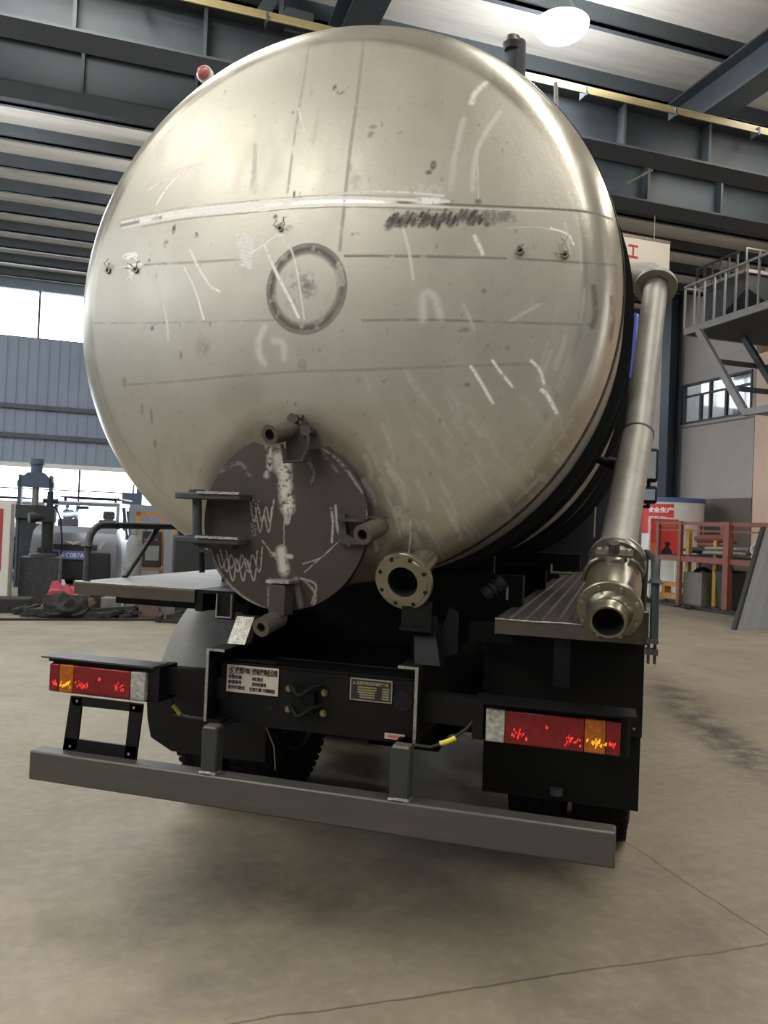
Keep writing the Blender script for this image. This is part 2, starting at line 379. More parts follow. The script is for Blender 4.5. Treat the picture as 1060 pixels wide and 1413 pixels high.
# column in front of the wall
hs(MB().box((UW-.55, 20.25, 0), (UW-.5, 20.65, HC)).box((UW-.17, 20.25, 0), (UW-.12, 20.65, HC)).box((UW-.5, 20.42, 0), (UW-.15, 20.47, HC)), 'column', 'column_blue')
hs(MB().box((UW-.3, 23.6, 0), (UW, 24.4, 7.6)), 'trim_buttress', 'white_plastic')
hs(MB().box((UW-.03, 17.4, 4.9), (UW, 20.3, 4.94)), 'trim_right', 'wall_dado')

def H(p): return Vector(p)
# crane ------------------------------------------------------------------
cr1 = thing('overhead_crane', 'dark grey double-girder travelling crane spanning the hall above the tank', 'crane', hall(0, 0, 7.1), HB)
def girder(v, zt, nm):
    g = MB().box((UL+.4, v-.02, 0), (UW-.6, v+.02, zt)).box((UL+.4, v-.22, -.03), (UW-.6, v+.22, 0)).box((UL+.4, v-.22, zt-.02), (UW-.6, v+.22, zt+.02))
    for u in np.arange(-13.9, 14.6, 1.45): g.box((u-.02, v-.18, 0), (u+.02, v+.18, zt))
    return g.build(nm, 'girder', cr1)
girder(9.85, .62, 'girder'); girder(11.3, .64, 'girder')
MB().box((UL+.3, 9.4, -.1), (UL+.8, 11.8, .3)).build('end_carriage', 'girder', cr1)
MB().box((UW-1.0, 9.4, -.1), (UW-.5, 11.8, .3)).build('end_carriage', 'girder', cr1)
for k, (dv, dz) in enumerate(((.03, .03), (-.02, -.035), (-.07, -.10))):
    MB().box((UL+.4, 9.55+dv, .60+dz), (UW-.6, 9.57+dv, .632+dz)).build('conductor_bar', 'conductor', cr1)
for u in np.arange(-13.2, 14.6, 1.45): MB().box((u-.012, 9.47, .47), (u+.012, 9.64, .59)).build('bar_bracket', 'purlin', cr1)
MB().box((1.55, 9.7, .55), (1.9, 11.5, .85)).box((1.6, 10.2, .85), (1.85, 10.6, 1.75)).build('hoist_trolley', 'girder', cr1)
MB().bar((1.2, 9.9, .66), (1.55, 9.9, 1.3), .14).build('brace', 'girder', cr1)
MB().tube([(7.35, 11.0, .15), (7.75, 10.9, .4)], .02, 8).build('inspection_rod', 'rod_grey', cr1)
# ceiling lamp
P = W(775, 36, 10.6)
lp = thing('high_bay_lamp', 'bright round high-bay lamp blazing under the roof above the tank', 'lamp', P)
MB().lathe((0, 0, 0), (0, 0, 1), [(0, .28), (.12, .24), (.3, .12), (.42, .1), (.5, .03), (.5, .001)], 24).build('housing', 'lamp_body', lp)
MB().lathe((0, 0, .02), (0, 0, -1), [(0, .36), (.05, .35), (.12, .28), (.17, .15), (.185, .001)], 24).build('lens', 'lamp_glow', lp)
MB().tube([(0, 0, .45), (0, 0, HC-P.z)], .015, 8).build('rod', 'lamp_body', lp)
def lamp_point(loc, e, par=None):
    l = bpy.data.lights.new('lamp_light', 'POINT'); l.shadow_soft_size = .25; l.energy = e; l.color = (.95, .97, 1)
    o = bpy.data.objects.new('lamp_light', l); COL.objects.link(o); o.location = loc
    if par: o.parent = par
lamp_point((0, 0, -.45), 170, lp)
for k, (u_, v_) in enumerate(((2.6, 18.0), (-3.0, 14.5))):  # unseen lamps added beyond the tank to brighten the ceiling
    P2 = hall(u_, v_, 8.0); l2 = thing('high_bay_lamp', ['high-bay lamp hanging behind the tank', 'high-bay lamp hanging over the left bay behind the tank'][k], 'lamp', P2)
    MB().lathe((0, 0, 0), (0, 0, 1), [(0, .28), (.12, .24), (.3, .12), (.42, .1), (.5, .03), (.5, .001)], 24).build('housing', 'lamp_body', l2)
    MB().tube([(0, 0, .45), (0, 0, 1.0)], .015, 8).build('rod', 'lamp_body', l2)
    MB().lathe((0, 0, .02), (0, 0, -1), [(0, .26), (.05, .25), (.12, .2), (.17, .001)], 24).build('lens', 'lamp_glow', l2)
    lamp_point((0, 0, -.4), 270, l2)
# hanging sign
P0 = W(925, 333, 16.2)
sg = thing('hanging_sign', 'white hanging banner board with one red character beside the tank', 'sign', hall((P0-H0).dot(hr), (P0-H0).dot(hf), P0.z-.85), HB)
MB().box((-2.4, 0, 0), (0, .05, .83)).build('board', 'sign_white', sg)
MB().box((-2.4, -.01, .79), (0, .06, .85)).build('frame', 'rod_grey', sg)
t = MB().box((-.98, -.012, .39), (-.76, -.004, .43)).box((-.98, -.012, .61), (-.76, -.004, .65)).box((-.885, -.012, .4), (-.85, -.004, .64)); t.build('lettering', 'ink_red', sg)
MB().tube([(-.37, .02, .85), (-.37, .02, HC-P0.z+.85)], .008, 6).build('wire', 'rod_grey', sg)
MB().tube([(-2.2, .02, .85), (-2.2, .02, HC-P0.z+.85)], .008, 6).build('wire', 'rod_grey', sg)

# stairs -------------------------------------------------------------------
st = thing('steel_staircase', 'grey steel stair landings with barred railings high on the office wall', 'staircase', hall(12.5, 16.15, 0), HB)
Z = 6.48
MB().box((0, -3.7, 0+Z), (.05, 0, Z+.16)).box((0, -.05, Z), (3.3, 0, Z+.16)).build('fascia', 'stair_steel', st)
MB().box((.05, -3.7, Z+.02), (3.3, -.05, Z+.06)).build('deck', 'stair_dark', st)
rl = MB()
rl.bar((.02, 0, Z+1.17), (.02, -3.7, Z+1.17), .05); 
for i, y in enumerate(np.arange(-.02, -3.65, -.34)): MB().box((.0, y-.02, Z+.1), (.04, y+.02, Z+1.17)).build('baluster', 'stair_steel', st)
for x in np.arange(.4, 3.2, .4): MB().box((x, -.04, Z+.1), (x+.035, 0, Z+1.12)).build('baluster', 'stair_steel', st)
rl.bar((.02, -.02, Z+1.14), (3.3, -.02, Z+1.14), .05); rl.build('handrail', 'stair_steel', st)
MB().bar((.02, -.55, Z), (.02, -2.1, 4.4), .1, .16).build('stringer', 'stair_steel', st)
MB().bar((.02, -2.1, 4.36), (.02, -3.7, 4.36), .14, .14).box((.05, -3.7, 4.34), (1.2, -2.1, 4.38)).build('lower_landing', 'stair_steel', st)
MB().bar((1.3, -.55, Z), (1.3, -2.1, 4.4), .1, .14).build('stringer', 'stair_dark', st)
MB().bar((.3, -.9, 5.72), (3.2, -.9, 5.72), .1).build('cross_bar', 'stair_dark', st)
MB().bar((.3, -1.6, 4.98), (3.2, -1.6, 4.98), .1).build('cross_bar', 'stair_dark', st)
# upper flight and small landing
Z2 = 7.72
MB().box((0.6, -1.35, Z2), (1.7, .35, Z2+.08)).build('upper_landing', 'stair_steel', st)
up = MB().bar((.62, .33, Z2+.55), (.62, -1.33, Z2+.55), .04).bar((.62, -1.33, Z2+.55), (1.7, -1.33, Z2+.55), .04); up.build('upper_handrail', 'stair_dark', st)
for y in np.linspace(.33, -1.33, 7): MB().box((.6, y-.018, Z2), (.64, y+.018, Z2+.55)).build('baluster', 'stair_dark', st)
for x in (.98, 1.34, 1.68): MB().box((x, -1.35, Z2), (x+.035, -1.31, Z2+.55)).build('baluster', 'stair_dark', st)
MB().hexa([(.7, .2, Z+.1), (2.4, .2, Z+.1), (2.4, -1.3, Z+.1), (.7, -1.3, Z+.9), (.7, .1, Z2), (1.7, .1, Z2), (1.7, -1.3, Z2), (.7, -1.3, Z2)]).build('stair_flight', 'stair_dark', st)
MB().box((1.9, -3.5, Z+.3), (2.0, -1.5, Z+1.5)).build('solid_panel', 'stair_dark', st)

# ================================================================== THINGS ALONG THE RIGHT (red rack and what stands near it)
def at_floor(px, d): return floor_at(px, d)
D = 18.5
def bx_thing(name, label, cat, mt, px0, px1, pyt, pyb, d, depth, group=None, bevel=.01, floor=True):
    a = W(px0, pyb, d); b = W(px1, pyb, d); zt = zat((px0+px1)/2, pyt, d); z0 = 0 if floor else (a.z+b.z)/2
    wd = (b-a).length; c = floor_at((px0+px1)/2, d)
    o = MB().box((-wd/2, 0, 0), (wd/2, depth, zt-z0)).build(name, mt, bevel=bevel)
    return tag(o, label, cat, group, (c.x, c.y, z0), HB)
# rack: frame in hall coordinates, front face at depth ~ 16.5-18
ra = at_floor(902, 19.5); rb = at_floor(1002, 17.4); rc = at_floor(1066, 16.6)
dirr = (rb-ra); Lr = dirr.length; dirr.normalize(); ang = math.atan2(dirr.y, dirr.x)
rk = thing('steel_rack', 'red steel storage rack holding bars along the right wall', 'rack', ra, ang)
zt = 2.0; x1 = Lr; x2 = Lr+ (rc-rb).length*1.02; xm = .37*Lr
nb = (-0.0)
def rpost(x, y, z1=zt, w=.09): MB().box((x-w/2, y-w/2, 0), (x+w/2, y+w/2, z1)).build('post', 'rack_red', rk)
for x in (0.1, xm, ): rpost(x, 0); rpost(x, 1.3)
rpost(x1, 0, zt, .15); rpost(x2+.6, 0); rpost(x1, 1.3); rpost(x2+.6, 1.3)
for z, y, t in ((zt-.05, 0, .07), (zt-.22, .02, .035), (1.12, 0, .12), (zt-.05, 1.3, .07)):
    MB().box((0, y-.03, z-t/2), (x2+.7, y+.03, z+t/2)).build('rail', 'rack_red', rk)
MB().box((0, 0.05, 1.15), (x2+.6, 1.3, 1.2)).build('shelf', 'dark_bar', rk)
MB().box((-.1, -.25, 0), (x2+.6, 1.35, .07)).build('base_plate', 'dark_bar', rk)
def on_rack(mb, name, mt, label, cat, group=None, loc=(0, 0, 0)):
    o = mb.build(name, mt); p = ra + Matrix.Rotation(ang, 3, 'Z') @ Vector(loc); return tag(o, label, cat, group, p, ang)
for k, (x, z) in enumerate(((xm-.15, .1), (xm+1.55*Lr/5, .1), (x1+.7, .1))):
    on_rack(MB().box((-.05, -.05, 0), (.05, .05, 1.75-.15*k)), 'yellow_post', 'rack_yellow', ['yellow post behind the middle post of the red rack', 'yellow post left of the thick red rack post', 'yellow post beside the white mesh roll'][k], 'post', loc=(x+.05, .35, .08))
# bundle of pink bars
random.seed(3)
mbp = MB()
for k in range(9):
    y = .3+random.random()*.35; z = random.random()*.18; mbp.tube([(xm+.15, y, z), (xm+1.0, y, z+.03), (x1-.35, y+.05, z+.05*random.random())], .05, 8)
o = on_rack(mbp, 'bar_bundle', 'pink_bar', 'bundle of pinkish red bars lying on the red rack', 'bars', loc=(0, 0, 1.46))
mbp = MB()
for k in range(9):
    y = .2+random.random()*.5; z = random.random()*.12+.05; mbp.tube([(x1-.95, y, z), (x1+.3, y, z+.02)], .05, 8)
on_rack(mbp, 'bar_bundle', 'rod_grey', 'bundle of pale grey bars beside the thick rack post', 'bars', loc=(0, 0, 1.22))
mbp = MB()
for k in range(12):
    y = .78+random.random()*.4; z = random.random()*.12+.04; mbp.tube([(.1+random.random()*.2, y, z), (xm+random.random()*1.6, y, z)], .04, 8)
on_rack(mbp, 'bar_bundle', 'dark_bar', 'bundle of dark steel bars at the left of the red rack', 'bars', loc=(0, 0, 1.2))
mbp = MB()
for k in range(16):
    y = .7+random.random()*.5; z = random.random()*.5+.05; mbp.tube([(.1+random.random()*.3, y, z), (xm+random.random()*.2, y, z+.05)], .045, 8)
on_rack(mbp, 'bar_stack', 'dark_bar', 'stack of dark pipes lying low inside the red rack', 'bars', loc=(0, 0, .1))
mbp = MB()
for k in range(10):
    a_ = random.uniform(0, 3); x = xm+.75+random.uniform(-.1, .25); mbp.tube([(x, .55+random.uniform(-.1, .1), .1), (x+random.uniform(-.25, .25), .6, 1.0+random.uniform(-.15, .05))], .02, 6)
on_rack(mbp, 'rod_bunch', 'rod_grey', 'bunch of thin grey rods sticking up behind the olive cabinet', 'rods', loc=(0, 0, .08))
# white mesh roll
mr = MB().tube([(0, 0, .2), (0, .25, .2)], [.2, .2], 24)
mr = MB()
for k in range(9): mr.tube([(cos(a)*.55, k*.07, .22+sin(a)*.2) for a in np.linspace(0, 2*pi, 20)[:-1]], .038, 6, closed=True)
mr.box((-.5, .05, .06), (.5, .55, .38))
on_rack(mr, 'mesh_roll', 'white_mesh', 'white netted roll lying on the rack at the right', 'roll', loc=(x1+.95, .25, 1.2))
# olive cabinet, green bin, wheels, timber
on_rack(MB().box((0, 0, 0), (.58, .5, .75)).box((.06, -.01, .55), (.52, 0, .66)), 'tool_cabinet', 'olive_metal', 'olive grey metal cabinet under the red rack', 'cabinet', loc=(xm+.02, .1, .07))
on_rack(MB().lathe((0, 0, 0), (0, 0, 1), [(0, .001), (0, .26), (.8, .34), (.82, .36), (.84, .34), (.4, .3), (.4, .001)], 20), 'waste_bin', 'green_bin', 'dark green round bin beside the olive cabinet', 'bin', loc=(x1-.5, .6, .07))
def wheel_thing(label, loc, r, rot):
    t_ = thing('spoked_wheel', label, 'wheel', ra+Matrix.Rotation(ang, 3, 'Z') @ Vector(loc), ang+rot, 'wheels under the red rack')
    MB().tube([(cos(a)*r, 0, r+.06+sin(a)*r) for a in np.linspace(0, 2*pi, 29)[:-1]], .055, 8, closed=True).build('tyre', 'rubber', t_)
    mb_ = MB().tube([(cos(a)*(r-.07), 0, r+.06+sin(a)*(r-.07)) for a in np.linspace(0, 2*pi, 29)[:-1]], .022, 6, closed=True)
    for a in np.linspace(0, pi, 6)[:-1]: mb_.bar((cos(a)*(r-.07), 0, r+.06+sin(a)*(r-.07)), (-cos(a)*(r-.07), 0, r+.06-sin(a)*(r-.07)), .02)
    mb_.build('rim', 'headlamp', t_); MB().tube([(0, -.06, r+.06), (0, .06, r+.06)], .05, 12).build('hub', 'rod_grey', t_)
wheel_thing('spoked wheel standing under the rack right of the thick red post', (x1+.48, .45, .1), .36, 0)
wheel_thing('spoked wheel half hidden behind the leaning grey sheet', (x1+1.35, .85, .1), .42, 0)
wheel_thing('dark spoked wheel at the left end of the red rack', (.75, .8, .1), .36, 0)
on_rack(MB().box((-.1, 0, 0), (xm-.3, .2, .12)).box((-.1, 0, .28), (xm-.3, .2, .38)).box((-.05, 0, .12), (.05, .2, .28)), 'timber_beams', 'orange_paint', 'orange brown timbers stacked low in the rack', 'timber', loc=(.2, .1, .15))
mj = MB()
for k in range(14):
    p = Vector((x1+.3+random.random()*1.6, random.random()*.6, .05)); q = p+Vector((random.uniform(-.6, .6), random.uniform(-.2, .3), random.uniform(.05, .5))); mj.tube([p, q], .035, 6)
on_rack(mj, 'steel_offcuts', 'dark_bar', 'tangle of dark steel offcuts under the rack right of the thick red post', 'scrap')['kind'] = 'stuff'
mj = MB()
for k in range(16):
    p = Vector((-.2+random.random()*4.5, -.55+random.random()*.5, .03)); q = p+Vector((random.uniform(-.5, .5), random.uniform(-.1, .1), random.uniform(0, .1))); mj.tube([p, q], .04, 6)
on_rack(mj, 'floor_scrap', 'junk_dark', 'low strip of dark scrap steel along the foot of the red rack', 'scrap')['kind'] = 'stuff'
# white round tank with blue rim and red banner
c = at_floor(925, 22.4)
wt = thing('round_kiosk', 'white round tank with blue rim and a red banner behind the rack', 'tank', c, HB)
rr = .82; ztk = zat(925, 688, 22.4)
MB().lathe((0, 0, 0), (0, 0, 1), [(0, .001), (0, rr), (ztk-.12, rr), (ztk-.12, .001)], 40).build('body', 'white_plastic', wt)
MB().lathe((0, 0, ztk-.12), (0, 0, 1), [(0, rr+.01), (0, rr+.03), (.12, rr+.03), (.12, .001)], 40).build('rim', 'blue_rim', wt)
kq = c-H0; thc = math.atan2(-kq.dot(hf), -kq.dot(hr))
MB().lathe((0, 0, ztk-1.0), (0, 0, 1), [(0, rr+.006), (.82, rr+.006)], 30, 0, 1.6, ref=(cos(thc-pi/2), sin(thc-pi/2), 0)).build('banner', 'poster_red', wt)
# poster with a person
c = W(0, 0, 1)
pp = at_floor(914, 21.0); pw = .76
pb = thing('poster_board', 'red poster board in white frame showing a dark-capped figure, behind the rack', 'poster', pp, HB-.2)
z0p, z1p = zat(914, 772, 21.0), zat(914, 716, 21.0)
MB().box((-pw/2-.04, 0, z0p-.04), (pw/2+.04, .05, z1p+.04)).box((-pw/2, .01, 0), (-pw/2+.05, .05, z0p)).box((pw/2-.05, .01, 0), (pw/2, .05, z0p)).build('board', 'white_plastic', pb)
MB().box((-pw/2, -.01, z0p), (pw/2, -.002, z1p)).build('print', 'poster_red', pb)
MB().box((-pw/2, -.014, z0p), (-pw/2+.22, -.011, z0p+.42)).build('orange_block', 'poster_orange', pb)
MB().prism([(-.12, 0), (.2, 0), (.2, .15), (.16, .27), (.1, .32), (.11, .38), (.14, .4), (.14, .44), (.09, .47), (.02, .47), (-.03, .43), (0, .4), (0, .33), (-.08, .27), (-.12, .15)], (0.03, -.012, z0p), (1, 0, 0), (0, 0, 1), -.004).build('figure', 'ink', pb)
text_mesh('poster_lettering', '■ ■ ■ ■ ■', .07, (-.1, -.016, z1p-.2), (1, 0, 0), (0, 0, 1), 'rack_yellow', pb)
for k, s_ in enumerate(('安全生产', '质量第一')):
    bp_ = Matrix.Rotation(0, 3, 'Z')
    o_ = text_mesh('banner_lettering', s_, .15, (0, 0, ztk-.40-.25*k), (1, 0, 0), (0, 0, 1), 'ink_white', wt, .0, wid=.74, bold=.006)
    for v in o_.data.vertices: an = thc-R_(50)+v.co.x/rr; v.co.x = cos(an)*(rr+.012); v.co.y = sin(an)*(rr+.012)
# leaning grey sheet panel at the right edge
p1 = Vector((3.42, 13.6, 0)); 
lean = thing('leaning_sheet', 'grey ribbed steel sheet leaning on edge at the right', 'sheet', floor_at(1016, 14.3), HB+.15)
q = Matrix.Rotation(R_(-22), 4, 'X')
sl = MB(); tl = Vector((.95, .5, zat(1060, 728, 14.3)))
SX, SY, SZ = 1.06, .3, 1.85
sl.hexa([(0, 0, 0), (2.2, 0, 0), (2.2, .04, 0), (0, .04, 0), (SX, SY, SZ), (2.2+SX, SY, SZ), (2.2+SX, SY+.04, SZ), (SX, SY+.04, SZ)])
for k in range(7):
    x = .15+k*.3; sl.hexa([(x, -.03, 0), (x+.06, -.03, 0), (x+.06, .0, 0), (x, .0, 0), (x+SX, SY-.03, SZ), (x+.06+SX, SY-.03, SZ), (x+.06+SX, SY, SZ), (x+SX, SY, SZ)])
sl.build('sheet', 'panel_sheet', lean)
MB().hexa([(-.06, -.02, 0), (.0, -.02, 0), (0, .06, 0), (-.06, .06, 0), (SX-.06, SY-.02, SZ+.03), (SX, SY-.02, SZ+.03), (SX, SY+.06, SZ+.03), (SX-.06, SY+.06, SZ+.03)]).build('edge_strip', 'dark_bar', lean)

# ================================================================== THINGS ON THE LEFT
# low kerb/edge
hs(MB().box((UL, 12.85, 0), (3.4, 12.95, .03)), 'trim_kerb', 'dark_bar')
# hydraulic press far
def local(px, d): return floor_at(px, d)
c = local(42, 17); pr = thing('hydraulic_press', 'tall grey hydraulic press with arched frame at far left', 'press', c, HB)
k = 17/1100
zz = lambda py, d=17: zat(42, py, d)
MB().box((-.34, 0, 0), (-.27, .3, zz(655))).build('column', 'machine_blue', pr); MB().box((.27, 0, 0), (.34, .3, zz(655))).build('column', 'machine_blue', pr)
MB().prism([(-.36, 0), (.36, 0), (.36, .12), (.16, .32), (-.16, .32), (-.36, .12)], (0, .3, zz(672)), (1, 0, 0), (0, 0, 1), .3).build('crosshead', 'machine_blue', pr)
MB().tube([(0, .15, zz(668)), (0, .15, zz(637))], .12, 16).tube([(0, .15, zz(640)), (0, .15, zz(632))], .15, 16).build('cylinder', 'machine_blue', pr)
MB().tube([(0, .15, zz(668)), (0, .15, zz(705))], .07, 12).build('ram', 'rod_grey', pr)
MB().box((-.4, -.1, zz(715)), (.4, .4, zz(697))).box((-.3, 0, 0), (.3, .3, zz(715))).build('bed', 'machine_grey', pr)
# drilling machine on a cabinet (nearer)
d = 14; c = local(52, d); dm = thing('bench_drill', 'dark column drill on a square grey cabinet at the left', 'drill', c, HB)
z_ = lambda py: zat(52, py, 14)
MB().box((-.33, 0, 0), (.3, .5, z_(769))).build('cabinet', 'machine_grey', dm, bevel=.01)
MB().box((.3, .05, 0), (.34, .45, z_(769))).build('side_panel', 'junk_grey', dm)
MB().tube([(.08, .25, z_(769)), (.08, .25, z_(700))], .1, 16).build('column', 'machine_dark', dm)
MB().box((-.12, .1, z_(720)), (.2, .45, z_(697))).tube([(.1, .25, z_(700)), (.1, .25, z_(677))], .055, 12).tube([(-.02, .25, z_(690)), (.24, .25, z_(690))], .04, 8).build('head', 'machine_dark', dm)
MB().tube([(-.22, .1, z_(715)), (.05, .2, z_(712))], .09, 12).build('motor', 'machine_dark', dm)
MB().lathe((.02, .22, z_(769)), (0, 0, 1), [(0, .24), (.05, .22), (.08, .1), (.16, .1)], 20).build('base', 'machine_dark', dm)
MB().tube([(.2, .2, z_(697)), (.3, .1, z_(715)), (.34, .1, z_(745)), (.33, .2, z_(765))], .015, 8).build('hose', 'cable_black', dm)
# red and white cabinet at the edge
c = local(4, 13.4); cb = thing('striped_cabinet', 'faded red and white upright cabinet at the left picture edge', 'cabinet', c, HB)
MB().box((-.7, 0, 0), (.06, .5, zat(4, 692, 13.4))).build('body', 'white_plastic', cb, bevel=.01)
MB().box((-.7, -.01, .6), (-.06, 0, zat(4, 692, 13.4)-.12)).build('red_panel', 'junk_red', cb)
MB().box((.06, -.02, 0), (.1, .02, zat(4, 695, 13.4))).build('corner_post', 'rod_grey', cb)

# vans
def van(name, label, loc, rz, paint, plate, sc=1, group=None):
    t = thing(name, label, 'van', loc, rz, group)
    # front face at local y=0 (towards camera is -y), width 1.55, length 4
    w = .78
    prof = [(0, .35), (-.06, .9), (.02, 1.24), (.28, 1.36), (.75, 1.80), (.95, 1.86), (3.9, 1.86), (4.0, 1.1), (4.0, .35)]
    bm_ = MB(); n = len(prof)
    vs = []; 
    for x, ins in ((-w, 0), (w, 0)):
        for (y, z) in prof:
            kk = 0 if z < 1.05 else .12*(z-1.05)/.8
            vs.append(((x+kk if x < 0 else x-kk), y, z))
    fs = [(i, (i+1) % n, n+(i+1) % n, n+i) for i in range(n) if i not in (3, 6)]
    fs += [tuple(range(2, -1, -1))+(8,)]
    # sides: lower body full, upper as pillars
    lower = [0, 1, 2, 3, 7, 8]
    bm_.add(vs, fs+[tuple(lower), tuple(n+i for i in reversed(lower))])
    for s in (-1, 1):
        def pt(y, z): kk = .12*(z-1.05)/.8; return (s*(w-kk), y, z)
        for a, b in (((.28, 1.36), (.75, 1.80)), ((1.55, 1.1), (1.6, 1.8)), ((2.7, 1.1), (2.7, 1.8)), ((3.95, 1.1), (3.9, 1.84)), ((.75, 1.8), (3.9, 1.83))):
            bm_.bar(pt(*a), pt(*b), .07, .08)
        bm_.bar(pt(0.75, 1.8), (0, .75, 1.8), .06, .06)
        for yy in (3.95,): bm_.bar(pt(yy, 1.84), (0, yy-.04, 1.84), .06)
    body = bm_.build('body', paint, t)
    MB().hexa([(-w+.08, .30, 1.37), (w-.08, .30, 1.37), (w-.08, .31, 1.37), (-w+.08, .31, 1.37), (-w+.16, .76, 1.77), (w-.16, .76, 1.77), (w-.16, .77, 1.77), (-w+.16, .77, 1.77)]).build('windscreen', 'pane', t)
    MB().box((-w+.1, -.08, .35), (w-.1, 0, .88)).build('bumper', 'van_dark', t, bevel=.03)
    MB().box((-.42, -.1, .93), (.42, -.02, 1.02)).build('grille', 'van_dark', t)
    MB().prism([(-.16, .05), (-.05, .0), (0, -.03), (.05, 0), (.16, .05), (.05, .04), (0, .02), (-.05, .04)], (0, -.11, 1.04), (1, 0, 0), (0, 0, 1), -.01).build('badge', 'headlamp', t)
    for s in (-1, 1):
        MB().hexa([(s*.45, -.06, .95), (s*.76, .02, .95), (s*.76, .06, .95), (s*.45, .0, .95), (s*.5, -.05, 1.08), (s*.77, .06, 1.16), (s*.77, .1, 1.16), (s*.5, 0, 1.08)]).build('headlamp', 'headlamp', t)
        MB().lathe((s*.74, .75, .3), (s, 0, 0), [(-.16, .2), (-.16, .3), (0, .3), (0, .18), (.02, .001)], 24).build('wheel', 'rubber', t)
        MB().lathe((s*.74, 3.3, .3), (s, 0, 0), [(-.16, .2), (-.16, .3), (0, .3), (0, .18), (.02, .001)], 24).build('wheel', 'rubber', t)
        MB().box((s*.4-.2, 1.35, .6), (s*.4+.2, 1.5, 1.5)).box((s*.4-.12, 1.38, 1.5), (s*.4+.12, 1.46, 1.68)).build('seat', 'seat_dark', t, bevel=.04)
    MB().box((-.1, .66, 1.70), (.12, .70, 1.76)).build('rear_view_mirror', 'van_dark', t)
    MB().box((-.55, 1.2, 1.93), (.62, 3.4, 1.96)).box((-.5, 1.4, 1.86), (-.46, 1.5, 1.93)).box((.5, 1.4, 1.86), (.54, 1.5, 1.93)).build('roof_rack', 'van_dark', t)
    if plate:
        MB().box((-.25, -.12, .74), (.25, -.1, .9)).build('number_plate', 'plate_blue', t)
        text_mesh('plate_lettering', plate, .13, (-.21, -.122, .775), (1, 0, 0), (0, 0, 1), 'ink_white', t, .001, wid=.42)
    return t
c = local(99, 15.2); van('delivery_van', 'dark grey van with blue number plate parked behind the left machines', hall((c-H0).dot(hr), (c-H0).dot(hf), 0), HB-.12, 'van_paint', 'B·C0B7A')
c = local(30, 18.5); van('silver_van', 'silver van mostly hidden behind the column drill', c, HB+.35, 'van_silver', None)

# gas cylinder
d = 12.8; c = local(181, d)
gc = thing('gas_cylinder', 'grey gas cylinder standing behind the left platform of the truck', 'cylinder', c, 0)
zg = zat(181, 742, d); rg = .123
MB().lathe((0, 0, 0), (0, 0, 1), [(0, .001), (0, rg-.01), (.03, rg), (zg-.1, rg), (zg, rg*.75), (zg+.05, .04), (zg+.09, .035)], 24).build('body', 'gas_grey', gc)
MB().lathe((0, 0, zg+.06), (0, 0, 1), [(0, .05), (.1, .05), (.12, .001)], 16).build('cap', 'gas_grey', gc)
MB().lathe((0, 0, zg*.55), (0, 0, 1), [(0, rg+.004), (.02, rg+.004)], 24).build('band', 'rod_grey', gc)
# welding machine on a brown cart
d = 14; c = local(206, d); wm_z0 = zat(206, 783, d); wm_z1 = zat(206, 733, d)
o = MB().box((-.45, 0, 0), (.22, .45, .06)).build('cart_top', 'wood_floor')
ct = thing('workshop_cart', 'brown topped cart carrying the welding machine', 'cart', c, HB); o.parent = ct; o.location = (0, 0, wm_z0-.06)
for x in (-.4, .15):
    for y in (.02, .38): MB().box((x, y, 0), (x+.05, y+.05, wm_z0-.06)).build('leg', 'orange_paint', ct)
wm = thing('welding_machine', 'black boxy welding machine on the brown cart', 'machine', (c.x, c.y, wm_z0), HB)
MB().box((-.17, .05, 0), (.17, .4, wm_z1-wm_z0)).build('case', 'machine_dark', wm, bevel=.015)
MB().box((-.11, .04, .12), (.12, .05, .38)).build('display', 'gas_grey', wm)
MB().box((-.14, .04, .47), (-.1, .05, .5)).box((-.05, .04, .47), (-.01, .05, .5)).box((.05, .04, .47), (.09, .05, .5)).build('buttons', 'junk_red', wm)
MB().tube([(-.1, .2, wm_z1-wm_z0), (-.1, .2, wm_z1-wm_z0+.06), (.1, .2, wm_z1-wm_z0+.06), (.1, .2, wm_z1-wm_z0)], .015, 8).build('handle', 'machine_dark', wm)
# orange frame
d = 13.6; c = local(210, d); of = thing('orange_frame', 'orange steel frame with a post, beside the welding machine', 'frame', c, HB)
zf = zat(205, 706, d); 
MB().box((-.32, 1.05, 0), (-.25, 1.12, zf)).build('post', 'orange_paint', of); MB().box((.12, 1.05, 0), (.19, 1.12, zf)).build('post', 'orange_paint', of)
MB().box((-.32, 1.05, zf-.07), (.19, 1.12, zf)).build('top_bar', 'orange_paint', of)
MB().box((.3, .2, 0), (.4, .3, zat(233, 722, d))).build('post', 'orange_paint', of)
MB().box((.25, .22, .3), (.9, .28, .38)).build('rail', 'orange_paint', of)
# milling machine behind (blue grey)
d = 20.5; c = local(180, d); ml = thing('milling_machine', 'small blue grey milling machine behind the gas cylinder', 'machine', c, HB)
MB().box((-.25, 0, 0), (.25, .5, zat(180, 705, d))).build('body', 'machine_blue', ml); MB().box((-.3, -.1, zat(180, 700, d)), (.2, .4, zat(180, 680, d))).build('head', 'machine_blue', ml)
MB().tube([(.12, .1, zat(180, 690, d)), (.12, .1, zat(180, 664, d))], .07, 12).build('spindle', 'machine_blue', ml)
MB().box((-.05, .05, zat(180, 685, d)), (-.0, .1, zat(180, 668, d))).build('pin', 'rod_grey', ml)
# white tool board behind
c = local(205, 16.5); o = MB().box((-.45, 0, 0), (.6, .04, zat(205, 697, 16.5))).build('partition_board', 'wall_sheet'); tag(o, 'pale grey partition board behind the welding machine', 'board', None, c, HB)
